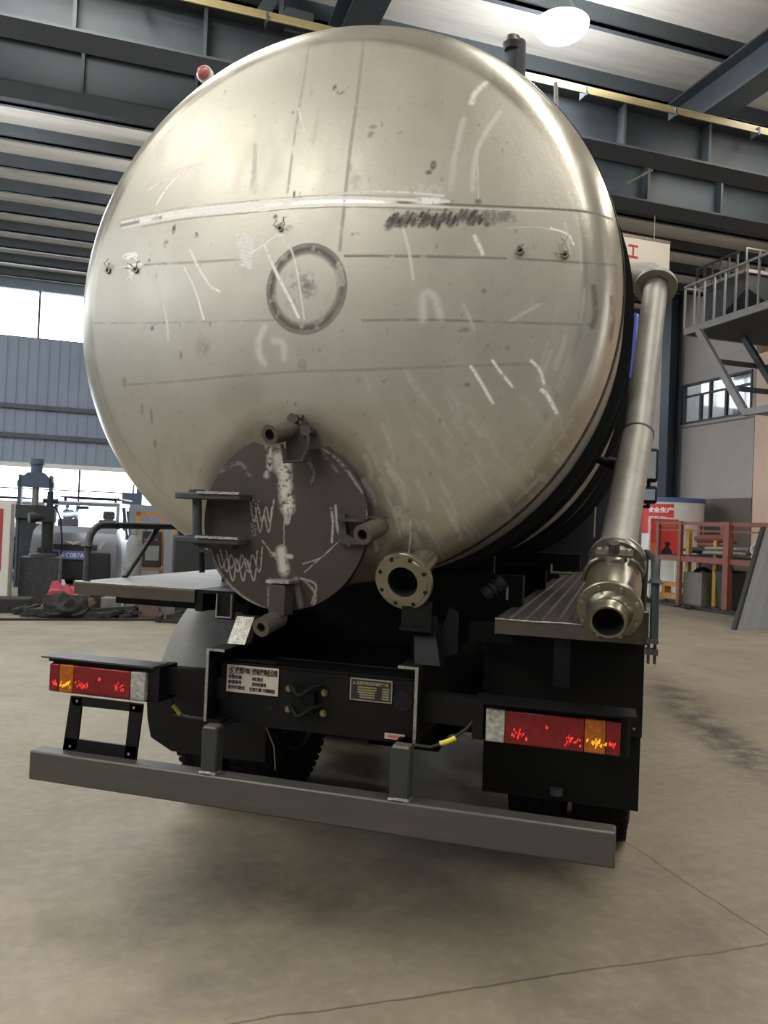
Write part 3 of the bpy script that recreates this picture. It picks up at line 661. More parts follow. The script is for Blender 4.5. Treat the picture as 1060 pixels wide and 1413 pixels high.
# dark machine right of the orange post
d = 13; c = local(250, d); o = MB().box((-.15, 0, 0), (.6, .6, zat(250, 738, d))).box((-.1, .05, zat(250, 738, d)), (.1, .3, zat(250, 722, d))).build('power_unit', 'machine_dark', bevel=.02); tag(o, 'black power unit half hidden behind the tank lower left', 'machine', None, c, HB)
# junk near the kerb
random.seed(11)
def crate(label, px, d, w, h, dp, mt, rz=0, name='steel_block', z=0, cat='block', group=None):
    c = local(px, d); o = MB().box((-w/2, 0, 0), (w/2, dp, h)).build(name, mt, bevel=.012); return tag(o, label, cat, group, (c.x, c.y, z), HB+rz)
crate('mid grey concrete block under the left platform', 152, 12.6, .3, .3, .3, 'junk_grey')
crate('dark square crate beside the grey block under the left platform', 130, 12.7, .3, .34, .3, 'junk_dark', name='crate', cat='crate')
crate('low brown carton right of the gas cylinder foot', 205, 12.7, .32, .24, .3, 'junk_brown', name='carton', cat='carton')
crate('wide grey block behind the fender of the truck', 228, 12.9, .3, .26, .3, 'junk_grey', .1)
crate('dark long crate by the kerb at the left edge', 12, 12.6, .6, .22, .5, 'junk_dark', name='crate', cat='crate')
def lump(label, px, d, sx, sy, sz, mt, name, cat, seed):
    bm = bmesh.new(); bmesh.ops.create_icosphere(bm, subdivisions=3, radius=1); rn = random.Random(seed)
    ks = [(rn.uniform(2, 6), rn.uniform(0, 6), Vector((rn.uniform(-1, 1), rn.uniform(-1, 1), rn.uniform(-1, 1)))) for _ in range(6)]
    for v in bm.verts:
        s = 1+sum(.09*sin(a*v.co.dot(dv)*2+b) for a, b, dv in ks); v.co = Vector((v.co.x*sx*s, v.co.y*sy*s, max(0, (v.co.z*.6+.55))*sz*s))
    me = bpy.data.meshes.new(name); bm.to_mesh(me); bm.free(); me.materials.append(M[mt]); o = bpy.data.objects.new(name, me); COL.objects.link(o)
    return tag(o, label, cat, None, local(px, d), HB)
lump('crumpled red cloth heap left of the platform corner', 90, 12.9, .26, .2, .42, 'junk_red', 'cloth_heap', 'cloth', 2)
lump('dark heap of rags on the floor under the red cloth', 92, 12.2, .3, .2, .3, 'junk_dark', 'rag_heap', 'rags', 5)
lump('brown sack slumped beside the dark crate', 119, 12.6, .15, .15, .3, 'junk_brown', 'sack', 'sack', 7)
mj = MB()
for k_ in range(40):
    px = random.uniform(0, 240); c = local(px, random.uniform(12.1, 12.6))-H0; a = random.uniform(-.5, .5)+(HB if random.random() < .6 else 1.5)
    L_ = random.uniform(.15, .7); z = random.uniform(.02, .1); mj.bar(H0+c+Vector((0, 0, z)), H0+c+Vector((cos(a)*L_, sin(a)*L_, z+random.uniform(-.01, .06))), random.uniform(.03, .09))
o = mj.build('steel_scraps', 'junk_dark'); tag(o, 'low litter of dark steel scraps along the kerb at left', 'scrap'); o['kind'] = 'stuff'

# ================================================================== THE TANKER TRUCK
TR = thing('tanker_truck', 'tanker truck with bare stainless tank and unpainted bumper, seen from behind', 'truck', (0, 0, 0))
TX, TZ, TA, TB, TY, TL = -.1029, 2.5776, 1.2474, 1.2258, .48, 4.7
APEX = .09
def head_y(rho):                                                    # dished end: crown, knuckle, straight flange
    s = np.minimum(np.asarray(rho, float), 1.0)*1.255; Rc = 3.1; kr = .20; k0 = 1.255-kr
    yk = APEX+Rc-math.sqrt((Rc-kr)**2-k0**2); st = Rc*k0/(Rc-kr)
    crown = APEX+Rc-np.sqrt(Rc**2-np.minimum(s, st)**2)
    return np.where(s < st, crown, yk-np.sqrt(np.maximum(kr**2-(s-k0)**2, 0)))
def head_hit(px, py):
    r = ray(px, py); y = .25
    for _ in range(30):
        t = (y-CAM.y)/r.y; p = CAM+r*t; rho = math.hypot((p.x-TX)/TA, (p.z-TZ)/TB); y = .5*y+.5*float(head_y(rho))
    return p
# dense grid on the ellipse so the dirt, chalk and weld marks can be drawn where they sit on the steel
def disc_grid(n):
    a = np.linspace(-1, 1, n); u, v = np.meshgrid(a, a); return u*np.sqrt(1-v*v/2), v*np.sqrt(1-u*u/2)
def vnoise(x, z, s, seed, oct=4):
    out = np.zeros_like(x); amp = 1; tot = 0; rg = np.random.default_rng(seed)
    for o in range(oct):
        k = 64; g = rg.random((k, k)); X = (x*s*2**o) % k; Z = (z*s*2**o) % k
        i = X.astype(int) % k; j = Z.astype(int) % k; fx = X-np.floor(X); fz = Z-np.floor(Z); fx = fx*fx*(3-2*fx); fz = fz*fz*(3-2*fz)
        i1 = (i+1) % k; j1 = (j+1) % k
        out += amp*((g[i, j]*(1-fx)+g[i1, j]*fx)*(1-fz)+(g[i, j1]*(1-fx)+g[i1, j1]*fx)*fz); tot += amp; amp *= .55
    return out/tot
def seg_dist(x, z, pts):
    d = np.full(x.shape, 9.); 
    for (ax, az), (bx, bz) in zip(pts[:-1], pts[1:]):
        dx, dz = bx-ax, bz-az; L2 = dx*dx+dz*dz+1e-12; t = np.clip(((x-ax)*dx+(z-az)*dz)/L2, 0, 1)
        d = np.minimum(d, np.hypot(x-ax-t*dx, z-az-t*dz))
    return d
def smooth(pts, n=3):
    for _ in range(n):
        q = [pts[0]]
        for a, b in zip(pts[:-1], pts[1:]): q += [(a[0]*.75+b[0]*.25, a[1]*.75+b[1]*.25), (a[0]*.25+b[0]*.75, a[1]*.25+b[1]*.75)]
        pts = q+[pts[-1]]
    return pts
class Paint:
    def __init__(s, x, z, hit, seed): s.x = x; s.z = z; s.hit = hit; s.ch = {k: np.zeros_like(x) for k in 'dcpb'}; s.nz = {k: vnoise(x+5, z+5, k, seed+int(k)) for k in (6, 25, 90)}
    def line(s, ch, px, w, amt, tex=0, nk=25, sm=2, soft=.5):
        pts = [(p.x, p.z) for p in (s.hit(*q) for q in smooth(px, sm if len(px) > 2 else 0))]
        w = w/355/2; X0 = min(p[0] for p in pts)-w*2-.01; X1 = max(p[0] for p in pts)+w*2+.01; Z0 = min(p[1] for p in pts)-w*2-.01; Z1 = max(p[1] for p in pts)+w*2+.01
        m = (s.x > X0) & (s.x < X1) & (s.z > Z0) & (s.z < Z1)
        if not m.any(): return
        d = seg_dist(s.x[m], s.z[m], pts); f = np.clip((w*(1+soft)-d)/(w*2*soft+1e-6), 0, 1)*amt
        if tex: n = s.nz[nk][m]; f = f*np.clip((n-.5+(1-tex)*.5)*5, 0, 1)
        c = s.ch[ch]; c[m] = np.maximum(c[m], f)
    def blob(s, ch, px, py, rx, ry, amt, tex=0, nk=25, ring=0):
        p = s.hit(px, py); d = np.hypot((s.x-p.x)/(rx/355), (s.z-p.z)/(ry/355))
        if ring: f = np.clip(1-abs(d-1)/ring, 0, 1)**.5
        else: f = np.clip((1.15-d)/.6, 0, 1)
        f = f*amt
        if tex: f = f*np.clip((s.nz[nk]-.5+(1-tex)*.5)*5, 0, 1)
        s.ch[ch] = np.maximum(s.ch[ch], f)
    def scribble(s, ch, px, py, rx, ry, n, w, amt, seed):
        rn = random.Random(seed); pts = [(px+rn.uniform(-rx, rx), py+rn.uniform(-ry, ry)) for _ in range(n)]; s.line(ch, pts, w, amt, .3, 90)
def paint_material(name, base, dark, chalk, brown, rough, metal, c2, streak):
    m = bpy.data.materials.new(name); m.use_nodes = True; N = m.node_tree.nodes; L = m.node_tree.links; b = N['Principled BSDF']
    at = N.new('ShaderNodeAttribute'); at.attribute_name = 'marks'; sp = N.new('ShaderNodeSeparateColor'); L.new(at.outputs['Color'], sp.inputs[0])
    tc = N.new('ShaderNodeTexCoord')
    def noise(sc, st=(1, 1, 1), det=8, ro=.65):
        mp = N.new('ShaderNodeMapping'); mp.inputs['Scale'].default_value = st; L.new(tc.outputs['Object'], mp.inputs[0])
        n = N.new('ShaderNodeTexNoise'); n.inputs['Scale'].default_value = sc; n.inputs['Detail'].default_value = det; n.inputs['Roughness'].default_value = ro; L.new(mp.outputs[0], n.inputs['Vector']); return n.outputs['Fac']
    def ramp(x, p0, p1, c0=(0, 0, 0), c1=(1, 1, 1)):
        n = N.new('ShaderNodeValToRGB'); n.color_ramp.elements[0].position = p0; n.color_ramp.elements[1].position = p1
        n.color_ramp.elements[0].color = (*c0, 1); n.color_ramp.elements[1].color = (*c1, 1); L.new(x, n.inputs[0]); return n.outputs[0]
    def mix(f, a, bb):
        n = N.new('ShaderNodeMixRGB')
        for i, x in enumerate((f, a, bb)):
            if isinstance(x, (int, float)): n.inputs[i].default_value = x
            elif isinstance(x, tuple): n.inputs[i].default_value = (*x, 1)
            else: L.new(x, n.inputs[i])
        return n.outputs[0]
    def mth(op, a, b_):
        n = N.new('ShaderNodeMath'); n.operation = op; n.use_clamp = True
        for i, x in enumerate((a, b_)):
            if isinstance(x, (int, float)): n.inputs[i].default_value = x
            else: L.new(x, n.inputs[i])
        return n.outputs[0]
    c = ramp(noise(1.3), .3, .7, lin(c2), lin(base))
    c = mix(mth('MULTIPLY', ramp(noise(5, streak), .45, .7), .35), c, lin(c2))
    c = mix(mth('MULTIPLY', ramp(noise(28, (1, 1, 1), 3), .62, .8), .25), c, lin(dark))
    c = mix(at.outputs['Alpha'], c, lin(brown)); c = mix(sp.outputs[0], c, lin(dark)); c = mix(sp.outputs[1], c, lin(chalk))
    L.new(c, b.inputs['Base Color'])
    r_ = ramp(noise(6, streak), .3, .7, (rough-.05,)*3, (rough+.07,)*3)
    r_ = mix(sp.outputs[2], r_, (.22,)*3); r_ = mix(mth('MAXIMUM', sp.outputs[0], sp.outputs[1]), r_, (.7,)*3); L.new(r_, b.inputs['Roughness'])
    me_ = mix(mth('MAXIMUM', sp.outputs[0], sp.outputs[1]), (metal,)*3, (.1,)*3); L.new(me_, b.inputs['Metallic'])
    bp = N.new('ShaderNodeBump'); bp.inputs['Strength'].default_value = .06; bp.inputs['Distance'].default_value = .01; L.new(noise(60, (1, 1, 1), 3), bp.inputs['Height']); L.new(bp.outputs[0], b.inputs['Normal'])
    M[name] = m
paint_material('tank_steel', 'b6b2a5', '2f2c29', 'f6f3ec', '57432f', .46, .62, 'a7a294', (1, 1, .35))
paint_material('lid_steel', '4a4038', '201d1b', 'c4beb2', '35291f', .5, .4, '3a3530', (1, 1, 1))
def grid_mesh(name, X, Y, Z, P, mt, parent):
    n = X.shape[0]; me = bpy.data.meshes.new(name); nv = n*n
    me.vertices.add(nv); me.vertices.foreach_set('co', np.stack([X, Y, Z], -1).astype(np.float32).ravel())
    i = np.arange(n-1); a = (i[:, None]*n+i[None, :]).ravel(); F = np.stack([a, a+1, a+n+1, a+n], -1).astype(np.int32)
    me.loops.add(F.size); me.loops.foreach_set('vertex_index', F.ravel()); me.polygons.add(len(F)); me.polygons.foreach_set('loop_start', np.arange(0, F.size, 4, dtype=np.int32))
    me.polygons.foreach_set('loop_total', np.full(len(F), 4, np.int32)) if False else None
    me.update(calc_edges=True); me.validate(); me.polygons.foreach_set('use_smooth', [True]*len(me.polygons))
    ca = me.color_attributes.new('marks', 'FLOAT_COLOR', 'POINT'); c = P.ch
    ca.data.foreach_set('color', np.stack([c['d'], c['c'], c['p'], c['b']], -1).astype(np.float32).ravel())
    me.materials.append(M[mt]); o = bpy.data.objects.new(name, me); COL.objects.link(o); o.parent = parent; return o
gx, gz = disc_grid(620); rho = np.hypot(gx, gz); hy = head_y(rho); hx = TX+gx*TA; hz = TZ+gz*TB
P = Paint(hx, hz, head_hit, 3)
# girth weld
seam = [(168, 311), (195, 305), (260, 293), (330, 287), (400, 280), (470, 277), (550, 279), (620, 282), (690, 285), (760, 288), (815, 292), (845, 303)]
P.line('p', seam[:8], 12, .9); P.line('c', [(q[0], q[1]-4) for q in seam[:8]], 3.5, .8, .35, 90); P.line('c', [(q[0], q[1]+4) for q in seam[:8]], 3, .65, .4, 90)
P.line('c', seam[1:5], 7, .75, .4, 25); P.line('d', [(q[0], q[1]+8) for q in seam[1:8]], 1.5, .55, .4, 25); P.line('d', [(q[0], q[1]-8) for q in seam[:8]], 1.5, .4, .5, 25)
P.line('d', seam[6:], 3, .7); P.line('b', [(q[0], q[1]-4) for q in seam[7:]], 9, .45); P.line('c', [(q[0], q[1]+4) for q in seam[5:10]], 1.6, .6, .3)
P.line('c', [(455, 269), (500, 264), (560, 265), (612, 270)], 3.5, .7, .4, 90); P.blob('c', 592, 277, 26, 7, .85, .3, 90); P.blob('c', 585, 262, 40, 14, .3, .7, 90); P.line('c', [(659, 195), (660, 275)], 1.5, .5, .4)
P.blob('d', 660, 278, 5, 5, .6)
# brown heat lines
for q, w_, a in (([(427, 62), (418, 120), (406, 190), (397, 265)], 5, .38), ([(502, 55), (494, 130), (482, 215), (469, 345)], 6, .5), ([(476, 353), (560, 353), (650, 355), (740, 358), (850, 366)], 4, .75),
                 ([(476, 354), (560, 354), (650, 356)], 2, .9), ([(500, 442), (600, 441), (700, 445), (815, 448)], 4, .65), ([(560, 441), (690, 444)], 2, .8), ([(175, 531), (250, 526), (330, 518), (420, 512), (520, 510)], 4, .42),
                 ([(480, 511), (560, 508), (630, 505), (744, 502)], 5, .4), ([(200, 365), (270, 362), (345, 357)], 4, .45), ([(130, 446), (260, 445), (400, 441)], 3, .4), ([(352, 200), (352, 265)], 8, .22), ([(440, 150), (432, 200)], 5, .12)):
    P.line('b', q, w_*1.7, min(.95, a*1.7), .3, 25); P.line('d', q, w_*.8, a*.7, .45, 25)
# sanded ring
P.blob('d', 422, 398, 53, 56, .85, .5, 25, ring=.15); P.blob('d', 422, 398, 53, 56, .45, .6, 90, ring=.17); P.blob('d', 422, 398, 59, 63, .75, .2, 25, ring=.03); P.blob('b', 422, 398, 50, 54, .3, .6, 25)
P.blob('c', 422, 398, 40, 44, .14, .6, 25); P.blob('d', 424, 393, 16, 20, .6, .75, 90); P.blob('d', 424, 394, 7, 7, .8, .3, 90); P.blob('d', 412, 400, 26, 30, .4, .95, 90)
# soot smears and pen marks
for k in range(120):
    x = 538+k*1.38+random.uniform(-3, 3); y = 304-.03*(x-540)+random.gauss(0, 3.2); P.line('d', [(x+2, y-4), (x-2, y+random.uniform(1, 6))], random.uniform(2.5, 6), random.uniform(.6, 1)*(1 if x < 665 else .6), .25, 90)
P.line('d', [(536, 312), (548, 302), (575, 302), (600, 301)], 11, .7, .5, 90); P.line('d', [(590, 302), (640, 300), (668, 303)], 12, .6, .6, 90); P.line('d', [(660, 303), (706, 302)], 11, .4, .6, 90)
for k, (x, y, a, b_) in enumerate(((537, 311, 6, 5), (552, 308, 7, 7), (570, 306, 6, 8), (585, 309, 6, 6), (603, 310, 6, 7), (622, 309, 5, 6), (648, 306, 6, 7), (672, 309, 5, 5))): P.blob('d', x, y, a, b_, .75, .2, 90)
for k, (x, y, a, b_, am) in enumerate(((462, 121, 4, 6, .7), (470, 127, 7, 5, .6), (598, 228, 5, 8, .75), (592, 238, 5, 4, .7), (515, 175, 7, 4, .4), (512, 186, 6, 6, .45), (552, 183, 4, 3, .4), (410, 275, 8, 4, .6), (406, 268, 2, 7, .7), (414, 270, 2, 6, .5),
        (240, 316, 4, 9, .75), (229, 336, 5, 7, .5), (271, 324, 4, 5, .7), (380, 299, 4, 4, .6), (386, 313, 9, 6, .5), (210, 453, 3.5, 4, .7), (249, 490, 4, 7, .45), (417, 505, 9, 10, .3), (280, 478, 14, 16, .22), (172, 527, 6, 10, .35),
        (206, 359, 3, 3, .6), (640, 455, 9, 4, .5), (668, 402, 4, 4, .4), (700, 480, 4, 4, .4), (350, 235, 5, 35, .2), (490, 250, 10, 18, .16), (196, 565, 3, 10, .5), (209, 575, 3, 14, .5), (214, 612, 4, 8, .4), (482, 232, 5, 14, .25), (645, 531, 5, 3, .5), (530, 525, 4, 4, .4))): P.blob('d', x, y, a, b_, am, .55, 90)
# chalk and grinder arcs
for q, w_, a in (([(278, 227), (252, 238), (232, 255), (216, 282)], 3.5, .6), ([(268, 228), (235, 240), (205, 262)], 4, .35), ([(262, 345), (274, 370), (290, 396), (303, 402)], 3.5, .7), ([(255, 370), (270, 400), (281, 440)], 3, .65), ([(207, 378), (222, 405), (231, 445), (232, 468)], 4, .35),
        ([(366, 340), (380, 375), (400, 412), (412, 438)], 4, .6), ([(390, 330), (404, 345), (412, 385), (420, 440)], 2.5, .45), ([(345, 350), (365, 337), (385, 322)], 2.5, .7), ([(365, 452), (356, 470), (357, 490), (365, 502)], 9, .28), ([(378, 470), (392, 472), (392, 495)], 9, .25),
        ([(584, 440), (583, 410), (590, 402), (602, 410), (608, 438)], 10, .25), ([(557, 318), (565, 345), (570, 385)], 4, .35), ([(655, 326), (662, 340), (666, 350)], 5, .5), ([(680, 498), (692, 515), (707, 533)], 3.5, .6), ([(650, 506), (664, 528), (680, 556)], 4, .6),
        ([(733, 498), (745, 508), (751, 530)], 4, .55), ([(748, 538), (756, 545), (768, 570)], 5, .6), ([(670, 115), (655, 128), (651, 142)], 7, .4), ([(690, 155), (668, 185), (655, 215), (652, 262)], 6, .22), ([(640, 165), (628, 210), (622, 260)], 7, .16), ([(760, 315), (785, 322), (792, 338)], 2.5, .7),
        ([(700, 315), (740, 312), (765, 318)], 1.5, .3), ([(715, 352), (738, 372), (765, 358)], 2, -.0), ([(412, 150), (420, 180)], 3, .3), ([(640, 420), (655, 455)], 4, .22), ([(745, 420), (705, 442)], 4, .22), ([(470, 360), (460, 500)], 10, .05)):
    if a > 0: P.line('c', q, w_*1.15, min(.95, a*1.5), .35, 90)
for k in range(9): P.line('c', [(326+k*1.0, 325+k*5), (335+4*sin(k), 322+k*5.5), (350-k*.6, 330+k*5)], 4.5, .75, .4, 90)
P.scribble('c', 388, 320, 8, 7, 16, 3, 1, 4); P.scribble('c', 180, 352, 14, 10, 14, 3, 1, 6); P.scribble('c', 188, 372, 12, 14, 14, 2.8, 1, 8); P.line('c', [(150, 372), (170, 366), (188, 372), (172, 388)], 2, .6, .3)
rn = random.Random(5)
for k in range(80):                                                 # fine grinder strokes, lower right
    x = rn.uniform(500, 800); y = rn.uniform(505, 740); L_ = rn.uniform(15, 75); a = math.atan2(1, .55)+rn.uniform(-.2, .2)-(x-560)/900
    P.line('c', [(x, y), (x+cos(a)*L_*.5+3, y+sin(a)*L_*.5), (x+cos(a)*L_, y+sin(a)*L_)], rn.uniform(3, 9), rn.uniform(.07, .3), .55, 90)
for k in range(46):                                                 # sanding along the right knuckle
    a = rn.uniform(-.9, .75); r_ = rn.uniform(.80, .99); n_ = [(TX+TA*r_*cos(a+t*.03), TZ+TB*r_*sin(a+t*.03)) for t in range(5)]
    d = seg_dist(hx, hz, n_); f = np.clip((rn.uniform(.003, .012)-d)/.006, 0, 1)*rn.uniform(.1, .35); P.ch['c' if rn.random() < .5 else 'b'] = np.maximum(P.ch['c'], f) if False else P.ch['c']; P.ch['c'] = np.maximum(P.ch['c'], f*.7)
for k in range(60):                                                 # small drips and spatter
    x = rn.uniform(180, 760); y = rn.uniform(90, 690); P.blob('d', x, y, rn.uniform(.8, 3), rn.uniform(1, 6), rn.uniform(.15, .5), .5, 90)
P.line('b', [(819, 395), (823, 430), (818, 450)], 7, .5, .5); P.line('b', [(844, 410), (846, 445), (843, 470)], 6, .5, .6); P.line('b', [(800, 560), (770, 620), (730, 680)], 20, .25, .6, 6)
# heat tint and dirt around the manhole, knuckle line, browner towards the bottom
dl = np.hypot(hx+.15, hz-1.62); P.ch['b'] = np.maximum(P.ch['b'], np.clip((.50-dl)/.17, 0, .6)*np.clip(P.nz[6]*1.6, 0, 1)); P.ch['d'] = np.maximum(P.ch['d'], np.clip((.43-dl)/.12, 0, .55)*np.clip(P.nz[25]*1.5, 0, 1))
rg_ = np.hypot(gx, gz); P.ch['b'] = np.maximum(P.ch['b'], np.clip(1-abs(rg_-.885)/.012, 0, 1)*.22*np.clip(P.nz[6]*2-.3, 0, 1))
P.ch['p'] = np.maximum(P.ch['p'], np.clip((rg_-.86)/.03, 0, .75)*np.clip(P.nz[6]*1.6, .5, 1)); P.ch['b'] = np.maximum(P.ch['b'], np.clip((1.72-hz)/.5, 0, .4)*np.clip(P.nz[6]*1.5, 0, 1))
for k in range(5): P.blob('b', *((240, 640), (330, 560), (640, 690), (520, 640), (470, 600))[k], 60, 45, .12, .8, 6)
# the tank is a part; its dished end, rings and nozzles are sub-parts
# ---- shell
def ell(y, k=0, n=96, a=None, b=None): return [(TX+((a or TA)+k)*cos(t), y, TZ+((b or TB)+k)*sin(t)) for t in np.linspace(0, 2*pi, n, endpoint=False)]
def sweep(rings, cap=True):
    mb = MB(); n = len(rings[0]); vs = [p for r in rings for p in r]; fs = [(i*n+j, i*n+(j+1) % n, (i+1)*n+(j+1) % n, (i+1)*n+j) for i in range(len(rings)-1) for j in range(n)]
    if cap: fs += [tuple(range(n)), tuple((len(rings)-1)*n+j for j in range(n))]
    return mb.add(vs, fs)
fd = [(TY+TL+(TY-.02-float(head_y(q))), q) for q in (.999, .99, .97, .94, .9, .85, .75, .6, .4, .2, .02)]
shell = sweep([ell(TY)]+[ell(TY+TL)]+[[(TX+TA*q*cos(t), y, TZ+TB*q*sin(t)) for t in np.linspace(0, 2*pi, 96, endpoint=False)] for y, q in fd], False).build('tank', 'pipe_steel', TR, label='bare stainless tank body')
head = grid_mesh('dished_end', hx, hy, hz, P, 'tank_steel', shell); head['label'] = 'dished stainless rear end with chalk and weld marks'
sweep([ell(TY-.03, -.0), ell(TY-.008, 0), ell(TY-.002, .004), ell(TY+.006, .004), ell(TY+.012, 0)], False).build('weld_seam', 'dull_steel', shell)
def ring(y0, y1, k, nm, mt):
    sweep([ell(y0, 0), ell(y0, k), ell(y0+.012, k), ell(y0+.012, k*.75), ell(y1-.012, k*.75), ell(y1-.012, k), ell(y1, k), ell(y1, 0)], False).build(nm, mt, shell)
for y in (.86, 1.25, 2.4, 3.4, 4.5): ring(y, y+.1, .045, 'stiffening_ring', 'black_paint')
# little nozzle sockets with wire curls
for k, (x, y) in enumerate(((150, 374), (188, 373), (718, 347), (780, 352), (388, 317))):
    p = head_hit(x, y); r_ = .014 if k < 4 else .01
    MB().lathe(p-Vector((0, .012, 0)), (0, 1, 0), [(0, r_*.5), (0, r_), (.03, r_*1.1)], 14).build('socket', 'chrome_steel', shell)
    MB().disc(p-Vector((0, .008, 0)), (0, 1, 0), r_*.55, .004, 12).build('socket_hole', 'hole_dark', shell)
    rn = random.Random(k); 
    for j in range(3):
        pts = [p+Vector((0, -.006, 0))]
        for i in range(4): pts.append(pts[-1]+Vector((rn.uniform(-.02, .02), -.004+rn.uniform(-.006, .004), rn.uniform(-.006, .024))))
        MB().tube(pts, .0018, 5).build('tack_wire', 'raw_edge', shell)
# ---- manhole
LX, LZ, LR, LY = -.150, 1.620, .358, .165
man = MB().lathe((LX, LY+.03, LZ), (0, 1, 0), [(0, LR-.035), (.0, LR-.012), (.05, LR-.012), (.05, LR-.035), (.3, LR-.035)], 64).build('manhole', 'dull_steel', TR, label='round manhole neck')
def lid_hit(px, py): return on(px, py, LY)
lx, lz = disc_grid(240); PL = Paint(LX+lx*LR, LZ+lz*LR, lid_hit, 9)
for q, w_, a, t in (([(384, 633), (388, 645)], 20, .7, .4), ([(392, 640), (394, 675), (397, 700)], 19, .95, .55), ([(384, 650), (400, 655), (386, 665), (402, 672), (388, 684), (404, 690)], 4, .9, .3), ([(392, 690), (396, 722)], 5, .6, .4), ([(371, 615), (374, 640), (368, 655)], 10, .6, .7), ([(403, 700), (398, 722)], 3, .6, .2),
        ([(388, 760), (391, 785)], 14, .8, .4), ([(375, 765), (402, 768)], 6, .7, .5), ([(418, 778), (445, 770), (462, 752)], 1.5, .5, .5), ([(420, 800), (438, 820), (432, 838)], 3, .5, .5), ([(362, 746), (376, 765), (385, 775)], 2, .5, .4),
        ([(470, 745), (420, 790)], 1.5, .5, .6), ([(415, 798), (440, 805), (430, 832)], 2.5, .5, .4), ([(408, 800), (415, 835)], 8, .35, .5), ([(372, 800), (372, 835)], 6, .4, .5), ([(457, 702), (460, 720), (458, 748)], 3, .6, .4), ([(463, 698), (466, 738), (482, 752)], 3.5, .6, .3),
        ([(305, 650), (330, 635), (345, 655)], 6, .18, .7), ([(420, 630), (435, 650), (430, 665)], 4, .2, .6), ([(445, 625), (465, 650)], 5, .16, .6), ([(508, 690), (505, 775), (478, 815)], 4, .4, .6), ([(430, 610), (470, 635), (500, 680)], 4, .3, .6), ([(285, 740), (300, 790), (335, 825), (365, 840)], 4, .35, .5)):
    PL.line('c', q, w_, a, t, 90)
for k in range(40): PL.blob('c', 392+random.uniform(-1, 1), 702+k*1.5, .8, .8, .8)
for k in range(30): PL.blob('c', 350+random.uniform(-4, 8), 690+k*1.7, 1, 1, .7)
def zig(x0, x1, yt_, yb, n, sh=0): return [(x0+(x1-x0)*i/(n-1)+sh*(i % 2), yt_ if i % 2 == 0 else yb) for i in range(n)]
for q in (zig(303, 362, 755, 800, 9, 4), zig(312, 355, 760, 815, 7, 3), zig(345, 378, 690, 730, 7), zig(352, 375, 700, 745, 5, 2), zig(300, 345, 765, 790, 8)): PL.line('c', q, 1.8, .6, .35, 90, sm=3)
PL.blob('c', 392, 785, 10, 12, .6, .5, 90); PL.blob('d', 330, 700, 40, 30, .4, .8, 25); PL.blob('d', 440, 700, 60, 60, .2, .9, 25)
lid = grid_mesh('manhole_lid', LX+lx*LR, np.full_like(lx, LY), LZ+lz*LR, PL, 'lid_steel', TR); lid['label'] = 'dark round manhole lid with white weld marks'
MB().lathe((LX, LY, LZ), (0, 1, 0), [(0, LR), (.022, LR), (.022, .001)], 72).build('lid_rim', 'lid_edge', lid)
def stub(px, py, y0, px1, py1, y1, r, ri, nm='clamp_tube', mt='tube_steel'):
    a = on(px, py, y0); b = on(px1, py1, y1); ax = (b-a).normalized(); L_ = (b-a).length
    o = MB().lathe(a, ax, [(.03, ri), (0, ri), (0, r), (L_, r), (L_, .001)], 28).lathe(a, ax, [(.031, .001), (.031, ri)], 28).build(nm, mt, lid, label='short open steel tube')
    MB().disc(a+ax*.025, ax, ri*.99, .004, 24).build('tube_bore', 'hole_dark', lid); return a, b
# lugs: top
a, b = stub(372, 600, -.02, 402, 593, .10, .040, .022)
for q, y_ in (((424, 592), .16), ((428, 596), .12), ((410, 580), .12)):
    p = on(*q, y_); MB().lathe(p-Vector((0, .05, 0)), (0, 1, 0), [(0, .001), (0, .024), (.02, .024), (.02, .018), (.09, .018)], 6).build('clamp_nut', 'dull_steel', lid)
MB().lathe(on(404, 590, .09), (.15, 1, .05), [(0, .001), (0, .034), (.012, .036), (.05, .036), (.06, .03), (.1, .03)], 24).build('clamp_boss', 'tube_steel', lid)
c_ = on(408, 600, .1)
MB().prism([(-.035, -.11), (.045, -.11), (.06, -.09), (.06, .02), (.04, .035), (-.035, .035)], c_+Vector((0, 0, 0)), (1, 0, 0), (0, 0, 1), .012).tube([c_+Vector((.062, -.02, .03)), c_+Vector((.068, -.03, -.05)), c_+Vector((.045, -.03, -.105)), c_+Vector((-.03, -.03, -.11)), c_+Vector((-.045, -.03, -.04))], .007, 8).build('clamp_bracket', 'dull_steel', lid)
MB().tube([on(395, 585, .12), on(425, 583, .16)], .018, 12).tube([on(408, 577, .13), on(418, 577, .13)], .014, 10).box(on(416, 598, .2)+Vector((-.0, -.0, -.0)), on(427, 577, .2)+Vector((0, .03, 0))).build('hinge_bolt', 'dull_steel', lid)
# right
stub(500, 738, 0, 522, 728, .12, .038, .020)
MB().lathe(on(522, 727, .12), (0, 1, 0), [(0, .03), (.05, .03)], 20).build('clamp_boss', 'dull_steel', lid)
c_ = on(475, 730, .14)
MB().prism([(-.025, -.05), (-.02, .06), (.0, .06), (.01, -.02), (.05, -.04), (.1, -.04), (.1, -.055), (.04, -.06), (.0, -.06)], c_, (1, 0, 0), (0, 0, 1), -.05).box(c_+Vector((-.02, -.03, .03)), c_+Vector((.09, .02, .042))).build('clamp_bracket', 'dull_steel', lid)
MB().box(on(505, 715, .15), on(535, 713, .19)).build('clamp_lug', 'dull_steel', lid)
# bottom
stub(360, 866, -.02, 386, 852, .11, .037, .018)
a = on(374, 848, .09); b = on(402, 806, .12)
MB().box((a.x, .06, a.z), (b.x, .15, b.z)).build('clamp_block', 'lid_edge', lid, bevel=.004)
a = on(373, 808, .1); b = on(405, 801, .1); MB().box((a.x, .055, b.z-.012), (b.x, .16, b.z)).build('weld_bead', 'raw_edge', lid)
